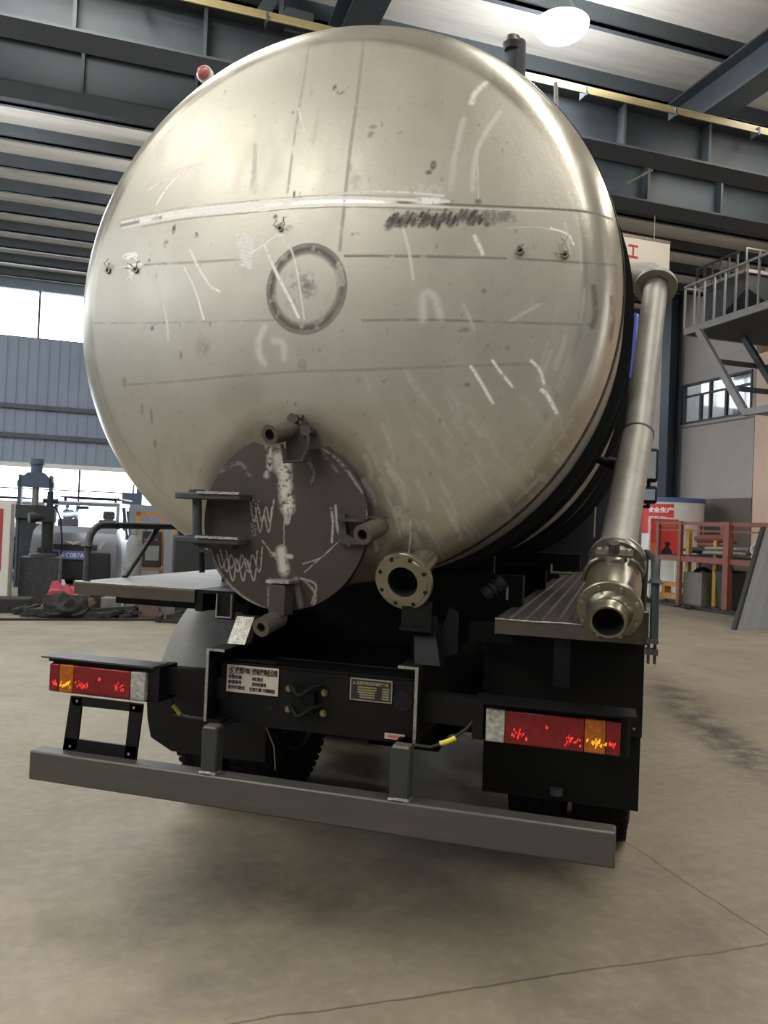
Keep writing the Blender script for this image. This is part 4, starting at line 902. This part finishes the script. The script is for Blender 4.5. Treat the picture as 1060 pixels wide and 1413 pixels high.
# hinge at left: two arms, pin
for (x0, y0, x1, y1) in ((248, 684, 337, 687), (247, 744, 335, 748)):
    p = on(x0, y0, .1); q = on(x1, y1, .1)
    MB().box((p.x, .06, p.z-.012), (q.x, .165, p.z+.014)).prism([(-.0, 0), (.06, .03), (.12, .03), (.12, -.03), (.06, -.03)], (p.x, .12, p.z-.012), (1, 0, 0), (0, 1, 0), .026).build('hinge_arm', 'machine_grey', lid, bevel=.005)
    MB().bar((q.x-.19, .057, p.z+.015), (q.x, .057, p.z+.015), .01).build('weld_bead', 'raw_edge', lid)
p = on(272, 680, .12); q = on(272, 752, .12)
MB().tube([p, q], .02, 16).tube([on(272, 738, .12), on(272, 745, .12)], .045, 16).tube([on(272, 676, .12), on(272, 681, .12)], .035, 16).build('hinge_pin', 'machine_grey', lid)
MB().tube([on(278, 762, .13), on(279, 790, .13)], .012, 10).build('hinge_rod', 'black_paint', lid)
MB().hexa([(-.52, .14, 1.5), (-.36, .14, 1.5), (-.36, .3, 1.5), (-.52, .3, 1.5), (-.52, .14, 1.53), (-.36, .14, 1.53), (-.36, .3, 1.53), (-.52, .3, 1.53)]).build('hinge_bracket', 'machine_grey', lid)
# ---- drain pipe with flange
fo = on(556, 803, .19); fb = W(585, 750, 3.36); fa = (fb-fo).normalized(); fa = Vector((.1, .93, .32)).normalized()
dp = MB().tube([fo+fa*.03, fo+fa*.12, fo+fa*.2+Vector((.008, 0, .02)), fo+fa*.3+Vector((.02, 0, .09))], .062, 32, cap=False).build('drain_pipe', 'chrome_steel', TR, label='stainless flanged drain pipe')
fx = fa
flm = MB()
a_ = fx.cross(Vector((0, 0, 1))).normalized(); b_ = a_.cross(fx)
flm.lathe(fo, fx, [(0, .062), (0, .078), (-.004, .08), (-.004, .1), (0, .102), (0, .115), (.003, .118), (.022, .118), (.024, .116), (.024, .062)], 56).lathe(fo, fx, [(-.004, .08), (-.003, .062), (.1, .058)], 56)
flm.build('flange', 'chrome_steel', dp)
MB().lathe(fo, fx, [(-.002, .0585), (.09, .0585), (.09, .001)], 40).build('bore', 'hole_dark', dp)
for k in range(8):
    t = 2*pi*(k+.5)/8; p = fo+(a_*cos(t)+b_*sin(t))*.098
    MB().disc(p-fx*.0045, fx, .0085, .004, 14).build('bolt_hole', 'hole_dark', dp)
MB().tube([on(568, 716, .2), on(566, 745, .2), on(563, 772, .2)], .0045, 8).build('chain_rod', 'raw_edge', dp)
p = on(578, 845, .26); MB().box((p.x-.06, .22, p.z-.06), (p.x+.06, .235, p.z+.05)).box((p.x-.065, .21, p.z-.07), (p.x+.065, .4, p.z-.055)).build('pipe_saddle', 'black_paint', dp)
# ---- chassis
def rail(s):
    x = .4355*s; q = x-.07*s
    m_ = MB().box((min(x, x+.01*s), .12, .795), (max(x, x+.01*s), 7.2, 1.09)).box((min(x, q), .12, 1.082), (max(x, q), 7.2, 1.092)).box((min(x, q), .12, .795), (max(x, q), 7.2, .805))
    r = m_.build('frame_rail', 'black_paint', TR)
    MB().box((min(x-.001*s, x+.011*s), .1175, .795), (max(x-.001*s, x+.011*s), .1205, 1.092)).box((min(x, q), .1175, 1.0825), (max(x, q), .1205, 1.093)).build('cut_edge', 'raw_edge', r)
    return r
rail(-1); rail(1)
cm = MB().box((-.425, .2, .775), (.425, .21, 1.03)).box((-.425, .2, 1.02), (.425, .42, 1.03)).box((-.425, .41, .8), (.425, .42, 1.03)).build('cross_member', 'black_paint', TR, bevel=.006)
MB().disc(on(304, 950, .198), (0, 1, 0), .045, .003, 24).build('hole', 'hole_dark', cm); MB().disc(on(556, 968, .198), (0, 1, 0), .04, .003, 24).build('hole', 'hole_dark', cm); MB().disc(on(373, 977, .198), (0, 1, 0), .012, .003, 16).build('hole', 'hole_dark', cm)
MB().prism([(-.08, 0), (-.02, .05), (.1, .05), (.14, .02), (.12, 0)], (-.30, .22, 1.032), (1, 0, 0), (0, 1, 0), .01).build('corner_gusset', 'black_paint', cm)
# pintle and bolts
for (x, y), (x2, y2) in (((397, 951), (446, 957)), ((396, 979.5), (444.5, 985.5))):
    for q in ((x, y), (x2, y2)):
        p = on(*q, .175); MB().lathe(p, (0, 1, 0), [(0, .001), (0, .0098), (.03, .0098)], 6).lathe(p+Vector((0, .012, 0)), (0, 1, 0), [(0, .0098), (0, .014), (.004, .014)], 16).build('bolt', 'brass_bolt', cm)
    a = on(x+8, y+2, .17); b = on(x2-6, y2-4, .18)
    MB().tube([a+Vector((-.02, .02, .016)), a+Vector((0, -.01, .014)), a+Vector((.03, -.03, -.012)), (a+b)/2+Vector((0, -.04, -.012)), b+Vector((-.02, -.02, .012)), b+Vector((.01, .02, .02))], .009, 10).build('hook_strap', 'black_matt', cm)
MB().box((-.075, .17, .86), (.01, .2, .95)).build('tow_bracket', 'black_matt', cm)
# white label
a = on(314.6, 916, .198); lb = MB().box((-.390, .1965, .908), (-.157, .1995, 1.020)).build('maker_label', 'paper_label', TR, label='white printed maker label')
text_mesh('label_title', '陕西汽车集团有限责任公司', .024, (-.348, .1955, .989), (1, 0, 0), (0, 0, 1), 'ink', lb, .0004, wid=.185, squash=1.15, bold=.0012)
MB().lathe((-.366, .1962, .996), (0, 1, 0), [(0, .0135), (-.0006, .0135), (-.0006, .0165), (0, .0165)], 28).build('label_logo_ring', 'ink', lb)
text_mesh('label_logo', 'S', .026, (-.3745, .1955, .987), (1, 0, 0), (0, 0, 1), 'ink', lb, .0004, bold=.0012)
for j, (l_, r_) in enumerate((('车型名称', '车辆型式'), ('车型型号', '发动机型号'), ('发动机型式', '额定载质 中国制造'))):
    z = .965-j*.0215
    text_mesh('label_line', l_, .0155, (-.383, .1955, z), (1, 0, 0), (0, 0, 1), 'ink', lb, .0004, squash=1.05, bold=.0006)
    text_mesh('label_line', r_, .0155, ((-.275, -.275, -.285)[j], .1955, z-.002), (1, 0, 0), (0, 0, 1), 'ink', lb, .0004, squash=1.05, bold=.0006, wid=(.05, .065, .115)[j])
# metal data plate
dpn = MB().box((.152, .196, .927), (.326, .1995, 1.015)).build('data_plate', 'plate_silver', TR, label='framed dark data plate')
MB().box((.157, .1945, .932), (.321, .1962, 1.010)).build('plate_face', 'plate_black', dpn)
text_mesh('plate_title', '陕西汽车集团有限公司', .014, (.18, .1935, .992), (1, 0, 0), (0, 0, 1), 'plate_gold', dpn, .0004, wid=.13, bold=.001)
MB().prism([(0, 0), (.014, 0), (.007, .014)], (.162, .1938, .991), (1, 0, 0), (0, 0, 1), -.0004).build('plate_logo', 'plate_gold', dpn)
for j in range(5):
    z = .978-j*.0098; x0 = .185+(.008 if j > 2 else 0)
    MB().box((x0, .1935, z), (.262-(.006*(j > 1)), .1944, z+.0062)).build('plate_field', 'plate_gold', dpn)
    if j < 5: MB().box((.285, .1935, z), (.315, .1944, z+.0062)).build('plate_field', 'plate_gold', dpn)
for x in (.156, .322):
    for z in (.931, 1.011): MB().disc((x, .1925, z), (0, 1, 0), .0035, .004, 10).build('rivet', 'raw_edge', dpn)
sl_ = MB().box((.302, .196, .790), (.384, .1995, .812)).build('small_label', 'paper_label', TR); text_mesh('small_lettering', 'HANDE AXLE', .013, (.312, .1955, .7965), (1, 0, 0), (0, 0, 1), 'ink_red', sl_, .0004, wid=.062, bold=.0006)
# subframe, stays
sf = MB()
for s in (-1, 1): sf.box((s*.40-.035, .34, 1.095), (s*.40+.035, 6.9, 1.2))
sf.box((-.6, .9, 1.1), (.6, .96, 1.5)); sf.build('subframe', 'black_matt', TR)  # black cross plate added for the dark cavity between the rails
for y in (1.25, 2.6, 4.2, 5.6): MB().box((-.43, y, .80), (.43, y+.02, 1.30 if y < 2 else 1.08)).build('cross_member', 'black_matt', TR)  # tall first plate added to hide bright floor showing through the gap
for y in (.8, 2.0, 3.2, 4.4):
    MB().prism([(-.75, .2), (.75, .2), (.75, 0), (.45, -.15), (-.45, -.15), (-.75, 0)], (0, y, 1.22), (1, 0, 0), (0, 0, 1), -.08).build('tank_saddle', 'black_matt', TR)
a = on(330, 888, .22); b = on(345, 850, .3)
MB().hexa([(a.x-.045, .2, a.z), (a.x+.035, .2, a.z), (a.x+.035, .26, a.z), (a.x-.045, .26, a.z), (b.x-.045, .27, b.z), (b.x+.035, .27, b.z), (b.x+.035, .33, b.z), (b.x-.045, .33, b.z)]).build('ground_stay', 'raw_edge', TR, label='shiny ground steel stay')
a = on(600, 930, .25); b = on(590, 850, .3)
MB().hexa([(a.x-.07, .2, 1.09), (a.x+.03, .2, 1.09), (a.x+.03, .3, 1.09), (a.x-.07, .3, 1.09), (b.x-.05, .27, b.z), (b.x+.03, .27, b.z), (b.x+.03, .33, b.z), (b.x-.05, .33, b.z)]).build('stay', 'black_paint', TR)
MB().prism([(0, 0), (.1, .04), (.1, .2), (.06, .22)], (.46, .3, 1.09), (1, 0, 0), (0, 0, 1), .01).build('gusset', 'black_paint', TR)
# bumper
bp = MB().box((-1.19, 0, .497), (1.18, .085, .62)).build('bumper', 'bumper_steel', TR, bevel=.008, label='bare grey steel box-section bumper')
for x0, x1, z1 in ((-.395, -.328, .802), (.378, .452, .815)):
    s_ = MB().box((x0, .012, .62), (x1, .075, z1)).build('bumper_stay', 'stay_paint', TR, bevel=.006)
    MB().tube([(x0, .008, .624), ((x0+x1)/2, .004, .628), (x1, .008, .624), (x1+.004, .05, .624)], .006, 8).build('weld_bead', 'raw_edge', s_)
    MB().box((x0+.01, .01, z1-.004), (x1-.005, .06, z1+.006)).build('weld_bead', 'raw_edge', s_)
    MB().box((x0+.005, .07, .795), (x1-.005, .3, z1-.01)).build('stay_foot', 'black_paint', s_)
# tail lights
def tail_light(s):
    X = lambda a: s*a
    def bx(mb, x0, x1, y0, y1, z0, z1): return mb.box((min(X(x0), X(x1)), y0, z0), (max(X(x0), X(x1)), y1, z1))
    t = bx(MB(), .70, 1.215 if s > 0 else 1.195, .125, .25, .842, .985); t = t.build('tail_light', 'black_paint', TR, bevel=.006)
    bx(MB(), .675 if s < 0 else .70, 1.235 if s > 0 else 1.225, .09 if s < 0 else .07, .21, .992, .999).build('hood', 'dull_steel' if s < 0 else 'black_paint', t, label='flat sheet hood over the lamp')
    bx(MB(), .655 if s < 0 else .66, .70, .11, .25, .85, .996).build('housing', 'black_paint', t)
    bx(MB(), .66, 1.21, .12, .22, .975, .992).build('housing_top', 'black_paint', t)
    z0, z1 = .852, .970
    for nm, m_, a, b in (('red_lens', 'red_lens', .782, 1.062), ('amber_lens', 'amber_lens', 1.062, 1.135), ('red_lens', 'red_lens', 1.135, 1.185), ('clear_lens', 'clear_lens', .712, .782)):
        l = bx(MB(), a+.0006, b-.0006, .095, .135, z0, z1); l.build(nm, m_, t, bevel=.004)
    # reflector highlights drawn as small glowing chips
    rn = random.Random(3 if s > 0 else 8)
    for (cx, cz, rx, rz, n, m_) in ((.835, .895, .028, .018, 16, 'lens_glint_red'), (1.015, .888, .032, .016, 22, 'lens_glint_red'), (.93, .925, .008, .006, 3, 'lens_glint_red'), (1.102, .888, .028, .014, 22, 'lens_glint_amber'), (1.16, .888, .014, .01, 9, 'lens_glint_red')):
        mb = MB()
        for _ in range(n):
            x = cx+rn.gauss(0, rx*.5); z = cz+rn.gauss(0, rz*.5); h = rn.uniform(.002, .0065); w_ = rn.uniform(.0012, .003)
            z = min(max(z, z0+.012), z1-.012); mb.hexa([(X(x)-w_, .0938, z-h), (X(x)+w_, .0938, z-h), (X(x)+w_, .0955, z-h), (X(x)-w_, .0955, z-h), (X(x)-w_+.002, .0938, z+h), (X(x)+w_+.002, .0938, z+h), (X(x)+w_+.002, .0955, z+h), (X(x)-w_+.002, .0955, z+h)])
        o = mb.build('lit_facets', m_, t); o['kind'] = 'stuff'
    MB().bar((X(.445), .22, .93), (X(.72), .2, .93), .06, .11).build('lamp_arm', 'black_paint', t)
    return t
tl_ = tail_light(-1); tr_ = tail_light(1)
# rectangular guard under the left lamp
fm = MB(); fm.prism([(-1.045, .845), (-.698, .845), (-.72, .625), (-1.072, .625)], (0, .09, 0), (1, 0, 0), (0, 0, 1), -.012)
gd = MB()
for P4 in ([(-1.045, .845), (-.988, .845), (-1.005, .628), (-1.072, .62)], [(-.755, .845), (-.696, .845), (-.718, .62), (-.772, .62)], [(-1.045, .85), (-.696, .85), (-.7, .815), (-1.03, .812)], [(-1.065, .672), (-.715, .672), (-.72, .62), (-1.072, .62)]):
    gd.prism(P4, (0, .06, 0), (1, 0, 0), (0, 0, 1), -.012)
gd = gd.build('lamp_guard', 'black_paint', TR)
for p in ((-1.01, .832), (-.735, .832), (-1.035, .64), (-.75, .64)): MB().disc((p[0], .056, p[1]), (0, 1, 0), .006, .004, 10).build('screw', 'raw_edge', gd)
MB().box((.93, .32, 1.03), (.99, .37, 1.24)).build('lamp_post', 'black_paint', TR)
# cables with yellow tags
cb_ = MB().tube([on(570, 1028, .1), on(595, 1031, .1), on(620, 1022, .11), on(645, 1005, .12), on(662, 985, .14)], .0065, 8).build('cable', 'cable_black', TR)
MB().tube([on(607, 1026, .1), on(618, 1023, .105), on(629, 1018, .11)], .009, 10).build('cable_tag', 'yellow_tag', cb_)
cb_ = MB().tube([on(215, 945, .25), on(236, 960, .28), on(242, 985, .3), on(262, 990, .2), on(285, 992, .14)], .006, 8).build('cable', 'cable_black', TR)
MB().tube([on(239, 973, .26), on(249, 986, .26)], .009, 10).build('cable_tag', 'yellow_tag', cb_)
MB().tube([on(367, 1003, .25), on(378, 1030, .3), on(380, 1062, .35)], .003, 6).build('cable', 'rod_grey', TR)
# platforms
pl = MB().box((-1.235, .3, 1.302), (-.615, 2.9, 1.309)).build('platform', 'platform_top', TR, label='worn pale left deck plate')
MB().box((-1.235, .3, 1.252), (-.615, .306, 1.302)).box((-1.235, .306, 1.252), (-1.229, 2.9, 1.302)).box((-.621, .306, 1.252), (-.615, 2.9, 1.302)).build('edge_skirt', 'platform_edge', pl)
MB().tube([(-1.235, .3, 1.309), (-1.0, .299, 1.309), (-.8, .3, 1.31), (-.615, .3, 1.309)], .0035, 6).build('ragged_edge', 'raw_edge', pl)
MB().box((-.615, .31, 1.215), (-.58, 2.9, 1.31)).box((-.58, .31, 1.295), (-.42, 2.9, 1.31)).box((-1.15, .5, 1.2), (-.45, .6, 1.25)).build('bearer', 'black_paint', pl)
MB().box((-.50, .3, 1.19), (-.42, .305, 1.30)).build('bearer_end', 'black_paint', pl)
MB().tube([(-.50, .29, 1.3), (-.50, .29, 1.2), (-.43, .29, 1.2), (-.43, .29, 1.3)], .004, 6).build('bearer_lip', 'rod_grey', pl)
pr_ = MB().box((.705, .28, 1.272), (1.272, 4.6, 1.279)); 
for k in range(9): x = .74+k*.06; pr_.hexa([(x, .285, 1.279), (x+.026, .285, 1.279), (x+.026, 4.58, 1.279), (x, 4.58, 1.279), (x+.007, .285, 1.286), (x+.019, .285, 1.286), (x+.019, 4.58, 1.286), (x+.007, 4.58, 1.286)])
pr_ = pr_.build('platform', 'dull_steel', TR, label='dark ribbed right deck plate')
MB().box((.705, .28, 1.222), (1.272, .286, 1.272)).box((1.266, .286, 1.222), (1.272, 4.6, 1.272)).box((.705, .286, 1.222), (.711, 4.6, 1.272)).build('edge_skirt', 'platform_edge', pr_)
MB().tube([(.705, .28, 1.279), (.85, .279, 1.277), (.95, .28, 1.28), (1.08, .28, 1.277)], .0035, 6).build('ragged_edge', 'raw_edge', pr_)
for y in (.6, 2.0): MB().box((.55, y, 1.14), (1.26, y+.06, 1.222)).build('bearer', 'black_matt', pr_)
# left hand rail (hoop)
hl = MB().tube([(-1.215, .36, 1.305), (-1.215, .36, 1.47)]+arc((-1.215, .46, 1.47), (0, -1, 0), (0, 0, 1), .1, 0, pi/2)+[(-1.215, 1.7, 1.57), (-1.215, 1.75, 1.52), (-1.215, 1.75, 1.305)], .017, 14).tube([(-1.215, .95, 1.57), (-1.215, .66, 1.31)], .014, 10).build('hand_rail', 'machine_grey', TR)
hr_ = MB().tube([(1.29, .25, 1.245), (1.29, .28, 1.45)]+arc((1.29, .37, 1.45), (0, -1, 0), (0, 0, 1), .09, 0, pi/2)+[(1.29, 1.3, 1.54)]+arc((1.29, 1.3, 1.47), (0, 0, 1), (0, 1, 0), .07, 0, pi/2)+[(1.285, 1.38, 1.25)], .0155, 14).build('hand_rail', 'machine_dark', TR)
MB().box((1.262, .215, 1.195), (1.305, .27, 1.215)).box((1.262, .215, 1.235), (1.305, .27, 1.25)).box((1.268, .24, 1.16), (1.278, .27, 1.25)).box((1.29, .24, 1.16), (1.3, .27, 1.25)).build('rail_foot', 'dull_steel', hr_)
MB().box((1.175, .275, 1.222), (1.272, .28, 1.34)).build('rail_plate', 'platform_edge', hr_)
# mud guards
def guard(x0, x1, prof, th=.012):
    mb = MB(); vs = []; n = len(prof)
    for x in (x0, x1):
        for k in (0, 1):
            for (y, z) in prof: vs.append((x, y+k*th, z-k*th*.3))
    fs = []
    for i in range(n-1): fs += [(i, i+1, 2*n+i+1, 2*n+i), (n+i, 3*n+i, 3*n+i+1, n+i+1), (i, n+i, n+i+1, i+1), (2*n+i, 2*n+i+1, 3*n+i+1, 3*n+i)]
    fs += [(0, 2*n, 3*n, n), (n-1, 2*n-1, 4*n-1, 3*n-1)]
    return mb.add(vs, fs)
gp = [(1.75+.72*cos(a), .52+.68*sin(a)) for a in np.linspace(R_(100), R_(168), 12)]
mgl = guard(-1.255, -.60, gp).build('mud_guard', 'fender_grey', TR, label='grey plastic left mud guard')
MB().prism([(-.50, 0), (-.565, .0), (-.62, .02)][::-1]+[(-1.235, .10), (-1.27, .2), (-1.285, .40), (-.60, .40), (-.5, .4)][:0] if False else [(-1.10, 0), (-1.23, .06), (-1.255, .16), (-1.27, .32), (-1.10, .37), (-.55, .37), (-.55, 0)], (0, .98, .37), (1, 0, 0), (0, 0, 1), -.02).build('mud_flap', 'black_paint', mgl, bevel=.008)
MB().box((-1.2, .94, .72), (-.45, .98, .78)).build('flap_bracket', 'black_paint', mgl)
mgr = guard(.58, 1.27, gp).build('mud_guard', 'black_paint', TR)
MB().box((.60, .80, .44), (1.275, .815, .80)).build('mud_flap', 'black_matt', mgr)
MB().box((.60, .72, .775), (1.277, .735, 1.20)).box((1.27, .735, .79), (1.277, 1.3, 1.2)).build('side_panel', 'black_paint', mgr)
MB().disc((1.245, .712, .81), (0, 1, 0), .005, .006, 10).build('screw', 'raw_edge', mgr)
MB().tube([(.93, .79, .47), (.93, .79, .5)], .03, 12).build('flap_bolt', 'machine_grey', mgr)
# wheels
def tyre(x, y, s):
    r, w_ = .525, .135
    tb = MB().lathe((x, y, r), (s, 0, 0), [(-w_+.01, .29), (-w_, .36), (-w_-.008, .44), (-w_+.005, .495), (-w_+.03, .518), (-.05, .525), (-.045, .515), (-.04, .525), (0, .526), (.04, .525), (.045, .515), (.05, .525), (w_-.03, .518), (w_-.005, .495), (w_+.008, .44), (w_, .36), (w_-.01, .29)], 72)
    for k in range(60):
        a = 2*pi*k/60
        for q in (-1, 1):
            c0 = Vector((x+q*.1, y+cos(a)*.52, r+sin(a)*.52)); rad = Vector((0, cos(a), sin(a))); tan = Vector((0, -sin(a), cos(a)))
            tb.bar(c0-Vector((.03, 0, 0)), c0+Vector((.03, 0, 0)), .03, .018, up=rad)
    t = tb.build('wheel', 'rubber', TR)
    MB().lathe((x, y, r), (s, 0, 0), [(-w_+.01, .29), (-w_+.03, .27), (.02, .26), (.03, .12), (.09, .11), (.1, .001)], 40).lathe((x, y, r), (s, 0, 0), [(w_-.01, .29), (w_-.03, .27), (.02, .26)], 40).build('rim', 'machine_grey', t)
for y in (1.75, 3.1):
    for s in (-1, 1): tyre(s*1.115, y, s); tyre(s*.79, y, s)
    MB().tube([(-1.0, y, .525), (-.35, y, .525), (-.25, y, .525), (-.2, y, .525), (.2, y, .525), (.25, y, .525), (.35, y, .525), (1.0, y, .525)], [.07, .07, .1, .2, .2, .1, .07, .07], 20).build('axle', 'black_matt', TR)
for s in (-1, 1): tyre(s*1.08, 6.9, s)
# cab, mostly hidden
cab = MB().prism([(5.9, 1.0), (8.0, .55), (8.05, 1.9), (7.85, 3.1), (7.6, 3.25), (5.9, 3.25)], (-1.2, 0, 0), (0, 1, 0), (0, 0, 1), 2.4).build('cab', 'cab_dark', TR, bevel=.05)
MB().prism([(5.95, 3.25), (7.3, 3.25), (6.9, 3.7), (6.0, 4.0)], (-1.2, 0, 0), (0, 1, 0), (0, 0, 1), 2.5).build('air_deflector', 'cab_blue', cab, bevel=.04)
for z0, z1 in ((2.22, 2.6), (1.98, 2.18)):
    m_ = MB().box((1.38, 6.5, z0), (1.56, 6.6, z1)).build('mirror', 'black_paint', TR, bevel=.03); MB().box((1.405, 6.49, z0+.04), (1.535, 6.499, z1-.04)).build('mirror_glass', 'mirror_glass', m_)
MB().tube([(1.2, 6.7, 2.62), (1.47, 6.6, 2.62), (1.47, 6.6, 1.95), (1.2, 6.7, 1.95)], .02, 10).build('mirror_arm', 'black_paint', TR)
# ---- discharge pipe, valve, outlet
A0 = W(851, 778, 3.3); A1 = W(866, 690, 3.45); A2 = W(880, 600, 3.86); A3 = W(905, 396, 4.45)
dirp = (A3-A1).normalized()
pp_ = MB().tube([A2-dirp*.02, A3, A3+dirp*.08], .0655, 36).build('discharge_pipe', 'pipe_steel', TR, label='long galvanised pipe leaning beside the tank')
A0u = W(853, 752, 3.33)
MB().tube([A0u-dirp*.12, A0u, A2, A2+dirp*.0], [.076, .076, .073, .073], 36).lathe(A2, dirp, [(-.01, .0745), (0, .0755), (.008, .0745), (.008, .06)], 36).build('pipe_sleeve', 'pipe_steel', pp_)
MB().lathe(A2, dirp, [(-.004, .0735), (-.004, .0768), (.006, .0768), (.006, .0735)], 36).build('sleeve_joint', 'machine_dark', pp_)
e0 = A3+dirp*.06; e1 = W(862, 372, 4.5)
MB().lathe(A3, dirp, [(-.01, .066), (-.01, .115), (.015, .115), (.015, .066)], 40).build('collar', 'pipe_steel', pp_)
up_ = (e0+e1)/2
MB().tube([A3-dirp*.01, A3+dirp*.03, W(902, 387, 4.5), W(895, 383, 4.53), W(884, 382, 4.56), W(862, 382, 4.6), W(800, 384, 4.65)], .08, 32).build('elbow', 'pipe_steel', pp_)
# valve
V2 = W(842, 844, 2.95); V3 = W(839, 859, 2.87); vax = (V3-A0).normalized()
vv = MB().lathe(A0, vax, [(-.02, .001), (-.02, .11), (.0, .118), (.012, .118), (.03, .114), (.03, .085), (.06, .088), (.12, .102), (.18, .107), (.25, .107), (.32, .1), (.36, .09)], 48).build('valve', 'chrome_steel', TR, label='polished ball valve body')
F0 = A0+vax*((V2-A0).dot(vax))
MB().lathe(F0, vax, [(-.015, .08), (-.015, .116), (-.01, .121), (.004, .121), (.008, .118), (.008, .085), (.02, .072), (.03, .068)], 48).build('flange', 'chrome_steel', vv)
e_ = (V3-F0).dot(vax)
MB().lathe(F0, vax, [(.0, .074), (.02, .068), (e_-.05, .067), (e_-.045, .071), (e_-.035, .067), (e_-.01, .067), (e_, .064), (e_-.002, .056), (e_-.08, .055)], 48).build('outlet', 'chrome_steel', vv)
MB().lathe(F0, vax, [(e_-.005, .0553), (e_-.1, .0545), (e_-.1, .001)], 40).build('bore', 'hole_dark', vv)
MB().lathe(A0-vax*.03, vax, [(0, .05), (0, .118), (.016, .118), (.02, .05)], 48).build('flange', 'pipe_steel', vv)
va = vax.cross(Vector((0, 0, 1))).normalized(); vb = va.cross(vax); 
if vb.z < 0: vb = -vb
for k in range(8):
    t = 2*pi*(k+.5)/8; p = A0+(va*cos(t)+vb*sin(t))*.104
    MB().lathe(p-vax*.045, vax, [(0, .001), (0, .009), (.075, .009), (.075, .001)], 6).build('bolt', 'raw_edge', vv)
    p = F0+(va*cos(t)+vb*sin(t))*.104
    MB().lathe(p-vax*.03, vax, [(0, .001), (0, .0085), (.05, .0085), (.05, .001)], 6).build('bolt', 'raw_edge', vv)
vm = A0+vax*.17
MB().lathe(vm+vb*.09, vb, [(0, .05), (.03, .045), (.035, .03)], 24).build('bonnet', 'chrome_steel', vv)
MB().lathe(vm+vb*.125, vb, [(0, .001), (0, .022), (.045, .022), (.045, .001)], 16).build('stem', 'dull_steel', vv)
pl_ = vm+vb*.125
MB().bar(pl_-va*.07, pl_+va*.07, .05, .012, up=vb).build('stop_plate', 'chrome_steel', vv)
for s in (-1, 1): MB().lathe(pl_+va*.055*s, vb, [(-.01, .001), (-.01, .011), (.02, .011), (.02, .001)], 6).build('bolt', 'raw_edge', vv)
MB().tube([vm+va*.06+vb*.1, vm+va*.085+vb*.085, vm+va*.108+vb*.05, vm+va*.118+vb*.0], .009, 8).build('stop_lug', 'chrome_steel', vv)
MB().tube([vm-va*.06+vb*.1, vm-va*.085+vb*.085, vm-va*.108+vb*.05], .009, 8).build('stop_lug', 'chrome_steel', vv)
# small fittings
p = W(815, 631, 4.0); q = W(850, 641, 3.95); MB().tube([p, q], .02, 12).tube([q-(q-p)*.35, q], .03, 14).tube([p, p+(q-p)*.15], .026, 14).build('side_nozzle', 'black_paint', TR)
p = W(668, 822, 3.5); q = W(696, 800, 3.5); ax = (q-p).normalized()
MB().lathe(p, ax, [(0, .001), (0, .03), (.02, .035), (.025, .03), (.04, .03), (.045, .038), (.05, .03), (.065, .03), (.07, .038), (.075, .03), (.09, .036), (.11, .034), (.11, .001)], 24).build('hose_coupling', 'machine_dark', TR)
p = W(700, 815, 3.5); MB().box(p+Vector((-.005, 0, -.04)), p+Vector((.005, .01, .02))).build('coupling_clip', 'raw_edge', TR)
MB().tube([W(822, 700, 3.6), W(820, 742, 3.5)], .004, 6).build('stay_rod', 'rod_grey', TR)
p = W(766, 778, 4.6); MB().box(p+Vector((-.12, 0, -.04)), p+Vector((.14, .1, .06))).build('rear_lamp_box', 'black_matt', TR)
MB().tube([p+Vector((-.02, -.02, .0)), p+Vector((-.02, -.02, -.05)), p+Vector((.1, -.02, -.05))], .008, 8).build('lamp_strap', 'rod_grey', TR)
p = W(283, 103, 4.15); mk = MB().lathe(p-Vector((0, .02, 0)), (0, 1, 0), [(-.03, .001), (-.025, .02), (-.01, .032), (.01, .036), (.03, .036)], 20).build('marker_lamp', 'red_lamp', TR, label='small red marker lamp')
MB().tube([p+Vector((0, .01, 0)), p+Vector((.12, .02, -.14))], .018, 10).build('lamp_stalk', 'white_plastic', mk)
MB().lathe(p-Vector((0, .015, 0)), (0, 1, 0), [(0, .036), (0, .042), (.03, .042), (.03, .03)], 20).build('lamp_ring', 'white_plastic', mk)
p = W(712, 96, 3.75); q = W(711, 60, 3.75)
vt = MB().tube([p-Vector((0, 0, .16)), q], .05, 20).build('vent_valve', 'machine_dark', TR); MB().lathe(q+Vector((-.01, -.03, -.02)), (0, 0, 1), [(-.03, .001), (-.028, .035), (0, .045), (.03, .035), (.045, .001)], 16).build('vent_cap', 'dull_steel', vt)
MB().tube([W(768, 160, 4.1), W(767, 114, 4.1)], .011, 10).build('top_rod', 'rod_grey', TR)
